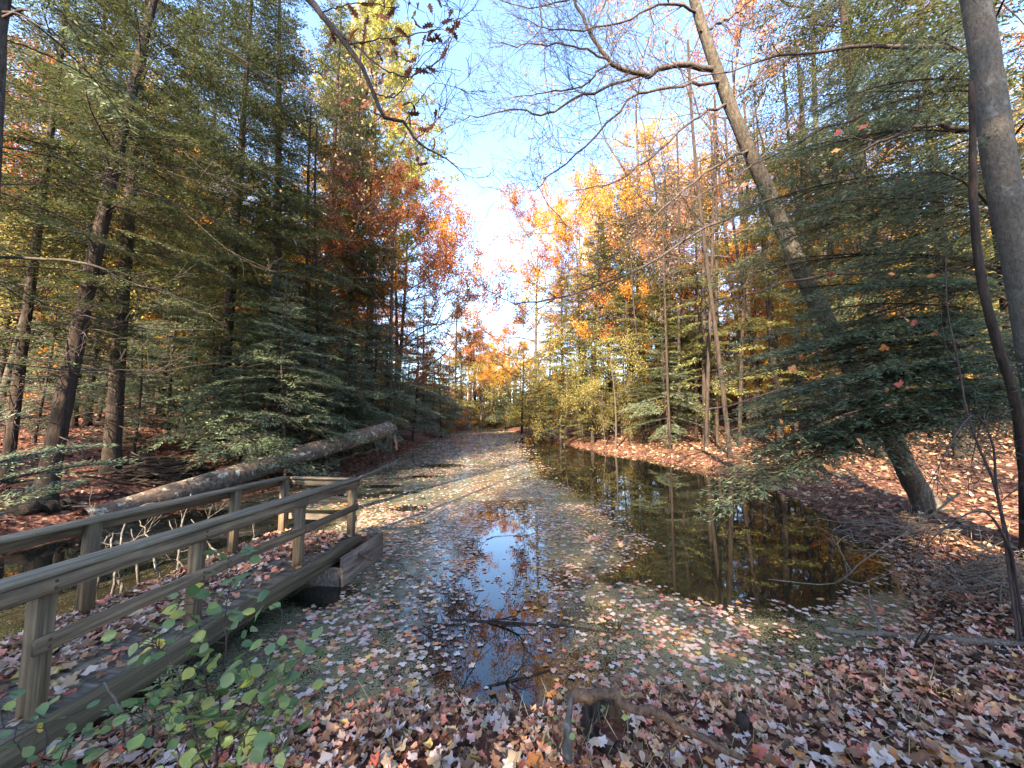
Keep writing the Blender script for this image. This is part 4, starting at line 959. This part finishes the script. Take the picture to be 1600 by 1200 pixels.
stick('broken_branch', [(886, 1092, 2.12), (930, 1082, 2.1), (962, 1087, 2.09), (985, 1103, 2.08), (1040, 1122, 2.06), (1085, 1150, 2.02), (1160, 1185, 1.98)], .030, .014, 'brown_dead', 'brown broken branch resting across the hollow stump', 'branch', k=12, rough=.13, side=3)
ps = base(1160, 1150); q = MB(); tube(q, [A(0, 0, -.05), A(0, 0, .06), A(.01, 0, .12)], (.05, .04, .034), 10, 0, True, .08); ob = obj('stump', q, [M['bark_dark']], smooth=True); ob.location = ps; tag(ob, 'small dark stub of a stump in the leaves right of the broken branch', 'stump')
rs = base(1430, 724); q = MB(); tube(q, [A(0, 0, -.1), A(0, 0, .1), A(0, 0, .3), A(.02, 0, .52)], (.34, .25, .21, .19), 16, 0, True, .05); ob = obj('stump', q, [M['bark_red']], smooth=True); ob.location = rs; tag(ob, 'reddish stump behind the foot of the leaning bare tree', 'stump')

# dead peeling branch standing in the water behind the boardwalk
w0 = at_z(230, 900); db = thing('dead_branch', tuple(w0), 'tangle of pale peeling twigs rising from the water behind the boardwalk', 'branch')
for pts in ([(166, 944, 4.6), (180, 912, 4.6), (182, 888, 4.6), (190, 845, 4.7), (200, 804, 4.8), (216, 792, 4.9), (245, 784, 5.0)], [(190, 915, 4.6), (181, 900, 4.6)], [(276, 905, 5.2), (280, 862, 5.3), (284, 828, 5.4), (290, 800, 5.5), (299, 772, 5.6)],
            [(250, 908, 5.1), (240, 868, 5.1), (228, 830, 5.1), (215, 812, 5.1)], [(284, 900, 5.2), (280, 852, 5.2), (264, 812, 5.2)], [(395, 852, 6.4), (397, 834, 6.4), (395, 815, 6.4)], [(216, 895, 4.9), (210, 860, 4.9), (205, 826, 4.9)], [(330, 880, 5.4), (310, 845, 5.4), (300, 812, 5.5)], [(150, 900, 4.9), (172, 860, 5), (176, 832, 5)], [(345, 868, 5.8), (325, 850, 5.8), (318, 828, 5.8)]):
    q = MB(); s_ = local(px_path(pts, 5, n=12), db); s_[0, 2] = min(s_[0, 2], .0); tube(q, s_ + rng.normal(size=s_.shape) * .008, np.linspace(.016, .005, 12), 6, 0, True, .05)
    for _ in range(2):
        i = rng.integers(3, 11); grow(q, None, s_[i], norm(rng.normal(size=3) + A(0, 0, .5)), rng.uniform(.15, .4), .004, 2, 3, k=3, mat=0)
    obj('twig', q, [M['white_twig']], db, True)

# ------------------------------------------------------------------ boardwalk
PHI = math.atan(.125); bw = thing('boardwalk', (-2.72, 2.34, 0), 'weathered wooden boardwalk with railings running out over the left of the pond', 'boardwalk', rz=-PHI)
DZ = .40; X0, X1, Y0_, Y1_ = -1.19, .07, -2.1, 3.46
for i in range(9):                                          # lengthwise planks
    w = (X1 - X0) / 9; q = MB(); box(q, (X0 + i * w + .003, Y0_ + rng.uniform(0, .02), DZ - .038), (X0 + (i + 1) * w - .003, Y1_ + rng.uniform(-.012, .012), DZ + rng.uniform(-.003, .003)), 0, .004); obj('deck_board', q, [M['deck']], bw)
q = MB(); box(q, (.072, Y0_, .225), (.112, Y1_ - .02, DZ + .012), 0, .006); obj('skirt_board', q, [M['skirt']], bw)
q = MB(); box(q, (X0 - .042, Y0_, .225), (X0 - .002, Y1_ - .02, DZ + .012), 0, .006); obj('skirt_board', q, [M['skirt']], bw)
for x in (-.85, -.3):
    q = MB(); box(q, (x, Y0_, .20), (x + .04, Y1_ - .06, DZ - .04)); obj('joist', q, [M['skirt']], bw)
PN = (0, .97, 2.25, 3.38); PF = (-.5, 1.01, 2.52, 3.40)
for x, ys_, sx in ((-.022, PN, 1), (-1.11, PF, -1)):
    for y in ys_:
        q = MB(); box(q, (x - .045, y - .045, .20 if y > 0.1 else -.05), (x + .045, y + .045, DZ + .775), 0, .007); obj('post', q, [M['post']], bw)
    s0 = .047 if sx > 0 else -.047 - .038
    q = MB(); box(q, (x + s0, -.30 if sx > 0 else -1.9, DZ + .683), (x + s0 + .038, 3.44, DZ + .773), 0, .006); obj('rail_board', q, [M['rail']], bw)
    if sx > 0: q = MB(); box(q, (x + s0, -2.0, DZ + .680), (x + s0 + .038, -.304, DZ + .770), 0, .006); obj('rail_board', q, [M['rail']], bw)
    q = MB(); box(q, (x - .06 if sx > 0 else x - .09, -2.0, DZ + .777), (x + .09 if sx > 0 else x + .06, 3.46, DZ + .812), 0, .007); obj('rail_cap', q, [M['cap']], bw)
for x, ys_, f_ in ((.063, PN, 1), (.057, PN, 0), (-1.195, PF, 1)):
    for y in ys_:
        for dz in ((.71, .75) if f_ else (.385, .425)):
            q = MB(); sg = 1 if x > 0 else -1; tube(q, [A(x - .004 * sg, y, DZ + dz), A(x + .004 * sg, y, DZ + dz), A(x + .0065 * sg, y, DZ + dz)], (.009, .009, .005), 8); obj('bolt', q, [M['bark_red']], bw, True)
q = MB(); box(q, (-.022 + .047, -.06, DZ + .36), (-.022 + .079, 3.43, DZ + .45), 0, .006); obj('lower_rail', q, [M['rail']], bw)
q = MB(); box(q, (-1.03, 3.40, DZ + .780), (-.09, 3.50, DZ + .809), 0, .006); obj('rail_cap', q, [M['endrail']], bw)
for z, h_ in ((.685, .088), (.45, .085), (.19, .085)):
    q = MB(); box(q, (-1.15, 3.432 if z < .6 else 3.447, DZ + z), (.02, 3.462 if z < .6 else 3.477, DZ + z + h_), 0, .005); obj('end_rail', q, [M['endrail']], bw)
for lo, hi in (((.24, 2.68, -.4), (.285, 3.78, .352)), ((-1.24, 2.68, -.4), (-1.195, 3.78, .352)), ((-1.193, 3.735, -.4), (.238, 3.78, .345)), ((-1.193, 2.68, -.4), (.238, 2.72, .22))):
    q = MB(); box(q, lo, hi, 0, .006); obj('crib_wall', q, [M['crib']], bw)
q = MB(); box(q, (-1.19, 3.49, .20), (.235, 3.73, .30), 0, .01); obj('crib_fill', q, [M['ground']], bw)

# ------------------------------------------------------------------ shrubs
def shrub(name, stems, label, leaf, dens, size, outline=OVATE, mat='shrub', stem_r=.004):
    o0 = stems[0][0]; w = at_y(*o0); w[2] = Hs(w[0], w[1]); th = thing(name, tuple(w), label, 'shrub')
    sm = MB(); lf = MB()
    for pts in stems:
        p = local(px_path(pts, 2, n=14), th); p = p + np.vstack([np.zeros((1, 3)), rng.normal(size=(13, 3)) * .006])
        tube(sm, p, np.linspace(stem_r, .0015, 14), 5, 0, False)
        ln = np.linalg.norm(np.diff(p, axis=0), axis=1).sum(); n = max(4, int(ln * dens)); t = rng.uniform(.12, 1, n) * 13; t[0] = 12.9
        i = np.minimum(t.astype(int), 12); c = p[i] + (p[i + 1] - p[i]) * (t - i)[:, None]
        tw = rng.normal(size=(n, 3)) * .055; tw[:, 2] = np.abs(tw[:, 2]) * .6
        for a_, b_ in zip(c, tw): tube(sm, [a_, a_ + b_ * .6 + A(0, 0, .006), a_ + b_], (.0016, .0013, .001), 3, 0, False)
        yaw = np.arctan2(tw[:, 1], tw[:, 0]) - math.pi / 2
        scatter(lf, outline, c + tw, rng.uniform(.6, 1.15, n) * size, .45, .18, 0, rot_mats(n, .5, yaw))
    obj('stems', sm, [M['twig']], th, True); obj('foliage', lf, [M[mat]], th)
    return th
shrub('leafy_shrub', [[(330, 1230, 1.75), (345, 1120, 1.78), (350, 1010, 1.8), (357, 940, 1.82), (358, 872, 1.84)], [(320, 1225, 1.75), (380, 1120, 1.75), (420, 1040, 1.75), (445, 950, 1.75)],
    [(335, 1225, 1.72), (300, 1130, 1.68), (270, 1040, 1.66), (240, 1000, 1.64)], [(345, 1220, 1.7), (400, 1150, 1.72), (450, 1060, 1.8), (485, 1010, 1.88)], [(340, 1230, 1.72), (330, 1120, 1.75), (315, 1010, 1.75), (300, 930, 1.8)], [(360, 1220, 1.65), (390, 1130, 1.65), (400, 1060, 1.65)],
    [(350, 1230, 1.7), (300, 1150, 1.65), (330, 1060, 1.66)], [(300, 1230, 1.6), (270, 1150, 1.6), (230, 1090, 1.62)], [(370, 1235, 1.75), (430, 1180, 1.8), (470, 1100, 1.85)]], 'green leafy shrub with a few yellow leaves in front of the boardwalk', 'shrub', 60, .060)
shrub('leafy_shrub', [[(60, 1230, 1.75), (70, 1160, 1.75), (60, 1100, 1.78)], [(70, 1230, 1.75), (120, 1160, 1.75), (190, 1110, 1.78)], [(60, 1230, 1.75), (20, 1150, 1.75), (-10, 1090, 1.78)], [(90, 1230, 1.8), (170, 1170, 1.8), (230, 1130, 1.85)]], 'low green shrub in the bottom left corner beside the boardwalk', 'shrub', 34, .05)
shrub('leafy_shrub', [[(905, 1200, 1.9), (915, 1150, 1.9), (950, 1110, 1.95)], [(900, 1200, 1.9), (870, 1160, 1.9), (860, 1110, 1.95)]], 'tiny green sprig growing beside the hollow stump', 'shrub', 22, .028)
# bare shrub of the right bank
b_ = base(1590, 900); th = thing('bare_shrub', tuple(b_), 'thin bare shrub of curved stems before the grey trunk on the right', 'shrub'); q = MB()
for pts in ([(1575, 860, 3.3), (1555, 760, 3.2), (1530, 700, 3.1), (1510, 640, 3.05), (1498, 570, 3.0), (1480, 480, 3.0), (1478, 400, 3.0)], [(1580, 860, 3.3), (1558, 770, 3.2), (1550, 690, 3.1), (1515, 650, 3.0), (1450, 760, 2.9)],
            [(1590, 880, 3.3), (1540, 800, 3.1), (1470, 830, 3.0), (1430, 880, 3.0)]):
    s_ = local(px_path(pts, 3, n=16), th); s_[0, 2] = -.02; tube(q, s_, np.linspace(.011, .003, 16), 6, 0, False)
    for _ in range(6):
        i = rng.integers(5, 15); grow(q, None, s_[i], norm(norm(s_[i] - s_[i - 1]) + rng.normal(size=3) * .6), rng.uniform(.2, .5), .003, 2, 3, k=3, mat=0)
obj('stems', q, [M['twig']], th, True)
# young hemlock sprays at the bottom left
w = base(235, 1180); th = thing('hemlock_seedling', tuple(w), 'knee high hemlock seedling low between the two leafy shrubs', 'seedling'); q = MB()
for i in range(7):
    an = i * 2.4; Bq, sc = bough_for(.34, 1.0); m = basis(A(math.cos(an), math.sin(an), .25 + .1 * i)); m[:3, :3] *= sc * .7; m[:3, 3] = (0, 0, .05 + .03 * i); q.merge(Bq, m)
obj('foliage', q, [M['needle_blue'], M['bark_dark']], th)
q = MB(); tube(q, [A(0, 0, -.03), A(0, .01, .15), A(.01, 0, .3)], (.005, .004, .002), 5); obj('stem', q, [M['bark_dark']], th, True)

# dry grass blades along both shores
q = MB(); n = 2600; px_ = rng.uniform(0, 1, n)
gp = np.concatenate([np.stack([rng.uniform(-1, 3, 160), rng.uniform(1.6, 3.0, 160)], 1), np.stack([rng.uniform(2.2, 9, 1500), rng.uniform(4, 22, 1500)], 1), np.stack([rng.uniform(-9, -4, 500), rng.uniform(9, 22, 500)], 1)])
s_ = pond_sd(gp[:, 0], gp[:, 1]); gp = gp[(s_ > .02) & (s_ < 1.5) & (rng.random(len(gp)) < np.exp(-np.abs(s_)))]
c = np.concatenate([np.stack([gp[:, 0], gp[:, 1], H(gp[:, 0], gp[:, 1])], 1) + rng.normal(size=(len(gp), 3)) * A(.05, .05, 0) for _ in range(4)])
D = unit(rng.normal(size=c.shape) * .5 + A(0, 0, 1)); V, F = quads(c, D, unit(np.cross(D, rng.normal(size=D.shape))), rng.uniform(.08, .26, len(c)), np.full(len(c), .006)); q.add(V, F)
M['straw'] = leafmat('dry_grass', [(0, (.16, .13, .06)), (.6, (.32, .25, .12)), (1, (.42, .36, .2))], .3)
tag(obj('dry_grass', q, [M['straw']]), 'thin dry grass blades along the shores', 'grass', kind='stuff')

# ------------------------------------------------------------------ leaves on the ground, the water and the deck
def sample(n, x0, x1, y0, y1): return rng.uniform(x0, x1, n), rng.uniform(y0, y1, n)
def onscreen(P):
    d = P - A(0, 0, CAMZ); f = d[:, 1] * CT + d[:, 2] * ST; v = -d[:, 1] * ST + d[:, 2] * CT
    return 800 + 600 * d[:, 0] / f, 600 - 600 * v / f, f
# near bank
x, y = sample(34000, -4, 6.5, .9, 6.5); s_ = pond_sd(x, y); k_ = (s_ > -.12 * rng.random(len(x))) & (np.hypot(x - sp_[0], y - sp_[1]) > .13); k_ &= ~((x < -2.6 + .125 * (y - 2.34)) & (y > 2.6)); x, y, s_ = x[k_], y[k_], s_[k_]
near = np.stack([x, y, np.maximum(H(x, y), .004) + rng.uniform(.004, .05, len(x)) * sstep(s_ / .5) + .004], 1)
# floating, close by
x, y = sample(26000, -3.4, 6.0, 2.2, 9.5); s_ = pond_sd(x, y); cv = weed_cover(x, y); dens = cv * (.30 + .55 * sstep((wob(x, y, 2.6) + .35) / .8)) * (1 - .88 * np.exp(-((x + .1) / .55) ** 2))
shoreband = .5 * sstep((3.0 - y) / .8); k_ = (s_ < 0) & (rng.random(len(x)) < np.clip(1.1 * dens + shoreband * .5 * cv, 0, 1)); k_ &= x > -2.2 + .12 * (y - 5) - (y > 6) * 4
flo = np.stack([x[k_], y[k_], rng.uniform(.003, .009, k_.sum())], 1)
# on the deck
x = X0 + (X1 - X0) * np.clip(rng.beta(1.0, 1.5, 5000), 0, .97); y = rng.uniform(-1.8, 3.45, 5000)
k_ = rng.random(5000) < np.where(x > -.42, .30 + .5 * (np.abs(y - 3.2) < .7) + .3 * (y < -.3), 1.0); x, y = x[k_], y[k_]
cz, sz = math.cos(-PHI), math.sin(-PHI); dk = np.stack([-2.72 + x * cz - y * sz, 2.34 + x * sz + y * cz, DZ + rng.uniform(.006, .035, len(x))], 1)
def pick(P, n, extra=1.0):
    sx, sy, f = onscreen(P); ok_ = (sx > 5) & (sx < 1595) & (sy > 0) & (sy < 1195) & (f > .3)
    sc_ = np.where(ok_, extra / f, 0); i = np.argsort(-sc_)[:n]; return i
COLS = {'pale pink': (.50, .38, .32), 'red': (.44, .10, .06), 'brown': (.22, .10, .05), 'orange': (.45, .17, .05), 'tan': (.42, .28, .16), 'yellow': (.46, .33, .10)}
PROTO = {}
for cn, c_ in COLS.items():
    M[cn] = leafmat('leaf_' + cn.replace(' ', '_'), [(0, tuple(.8 * q_ for q_ in c_)), (1, c_)], .12, .55, .3); PROTO[cn] = []
    for _ in range(3):
        q = MB(); scatter(q, MAPLE, np.zeros((1, 3)), [.05], .0, .22, 0, np.eye(3)[None]); PROTO[cn].append(q.mesh('leaf', [M[cn]]))
def leaves_as_things(P, idx, where, group, tilt):
    names = list(COLS); w = [.28, .12, .28, .08, .21, .03]
    for i in idx:
        cn = names[rng.choice(6, p=w)]; o = bpy.data.objects.new('fallen_leaf', PROTO[cn][rng.integers(3)]); COL.objects.link(o)
        o.location = P[i] + A(0, 0, .004); o.rotation_euler = (rng.normal() * tilt, rng.normal() * tilt, rng.uniform(0, 6.28)); o.scale = [rng.uniform(.75, 1.25)] * 3
        tag(o, f'{cn} maple leaf {where}', 'leaf', f'{cn} leaves {where}' if group else None)
iN, iF, iD = pick(near, 170), pick(flo, 80), pick(dk, 50)
leaves_as_things(near, iN, 'lying on the leaf covered near bank', 1, .3); leaves_as_things(flo, iF, 'floating on the near water', 1, .03); leaves_as_things(dk, iD, 'lying on the boardwalk', 1, .25)
near, flo, dk = (np.delete(a_, i_, 0) for a_, i_ in ((near, iN), (flo, iF), (dk, iD)))
q = MB(); lot = rng.random(len(near))
for ol, lo_, hi_, kk in ((MAPLE, 0, .62, 1.0), (OVATE * A(.9, 1.5, 1) - A(0, .6, 0), .62, .82, .9), (OAK, .82, 1.01, 1.15)):
    nn = near[(lot >= lo_) & (lot < hi_)]; scatter(q, ol, nn, kk * (.018 + .035 * rng.beta(1.3, 1.6, len(nn))), .26, .45)
x, y = sample(60000, -22, 24, 2.5, 30); s_ = pond_sd(x, y); k_ = (s_ > 0) & ~((np.abs(x) < 5) & (y < 6.0)) & (np.abs(x) < 1.5 * y) & (rng.random(len(x)) < np.clip(9 / y, .25, 1)); x, y = x[k_], y[k_]
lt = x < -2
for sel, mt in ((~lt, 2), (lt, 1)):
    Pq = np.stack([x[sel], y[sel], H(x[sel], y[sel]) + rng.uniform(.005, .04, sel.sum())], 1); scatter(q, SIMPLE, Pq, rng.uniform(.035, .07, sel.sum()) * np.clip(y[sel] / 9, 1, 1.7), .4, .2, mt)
tag(obj('fallen_leaves', q, [M['litter'], M['litter_dark'], M['litter_tan']]), 'litter of brown red and pink fallen leaves covering the banks', 'leaf litter', kind='stuff')
q = MB(); scatter(q, MAPLE, flo, rng.uniform(.022, .047, len(flo)), .05, .06)
x, y = sample(90000, -12, 9, 9.0, 60); s_ = pond_sd(x, y); cv = weed_cover(x, y); k_ = (s_ < 0) & (rng.random(len(x)) < cv * .8 * np.clip(14 / y, .2, 1) * (.35 + .65 * sstep((wob(x, y, 1.2) + .4) / .9))); x, y = x[k_], y[k_]
scatter(q, SIMPLE, np.stack([x, y, rng.uniform(.003, .01, len(x))], 1), rng.uniform(.035, .06, len(x)) * np.clip(y / 14, 1, 2.2), .06, .08)
tag(obj('floating_leaves', q, [M['floating']]), 'raft of pale fallen leaves floating on the pond', 'leaves', kind='stuff')
q = MB(); scatter(q, MAPLE, dk, rng.uniform(.03, .055, len(dk)), .35, .25); tag(obj('deck_leaves', q, [M['litter']]), 'fallen leaves gathered on the boardwalk', 'leaves', kind='stuff')
# orange leaves caught in the near hemlock
for i, (lx, ly) in enumerate(((1297, 733), (1430, 505), (1415, 500), (1460, 522), (1382, 545), (1425, 606), (1408, 601), (1272, 590), (1312, 604), (1238, 578), (1395, 428), (1310, 208), (1305, 236), (1163, 290), (1455, 432), (1345, 690), (1300, 430), (1220, 660), (1400, 280), (1375, 380), (1520, 545), (1350, 200))):
    cn = ('orange', 'red', 'orange', 'brown', 'orange')[i % 5]; o = bpy.data.objects.new('caught_leaf', PROTO[cn][i % 3]); COL.objects.link(o)
    o.location = at_y(lx, ly, 3.7 + .2 * (i % 3)); o.rotation_euler = (R(60) + rng.normal() * .5, rng.normal() * .5, rng.normal() * .8); o.scale = [rng.uniform(.7, 1.15)] * 3
    tag(o, f'{cn} maple leaf caught in the boughs of the near right hemlock', 'leaf', f'{cn} leaves caught in the near hemlock')
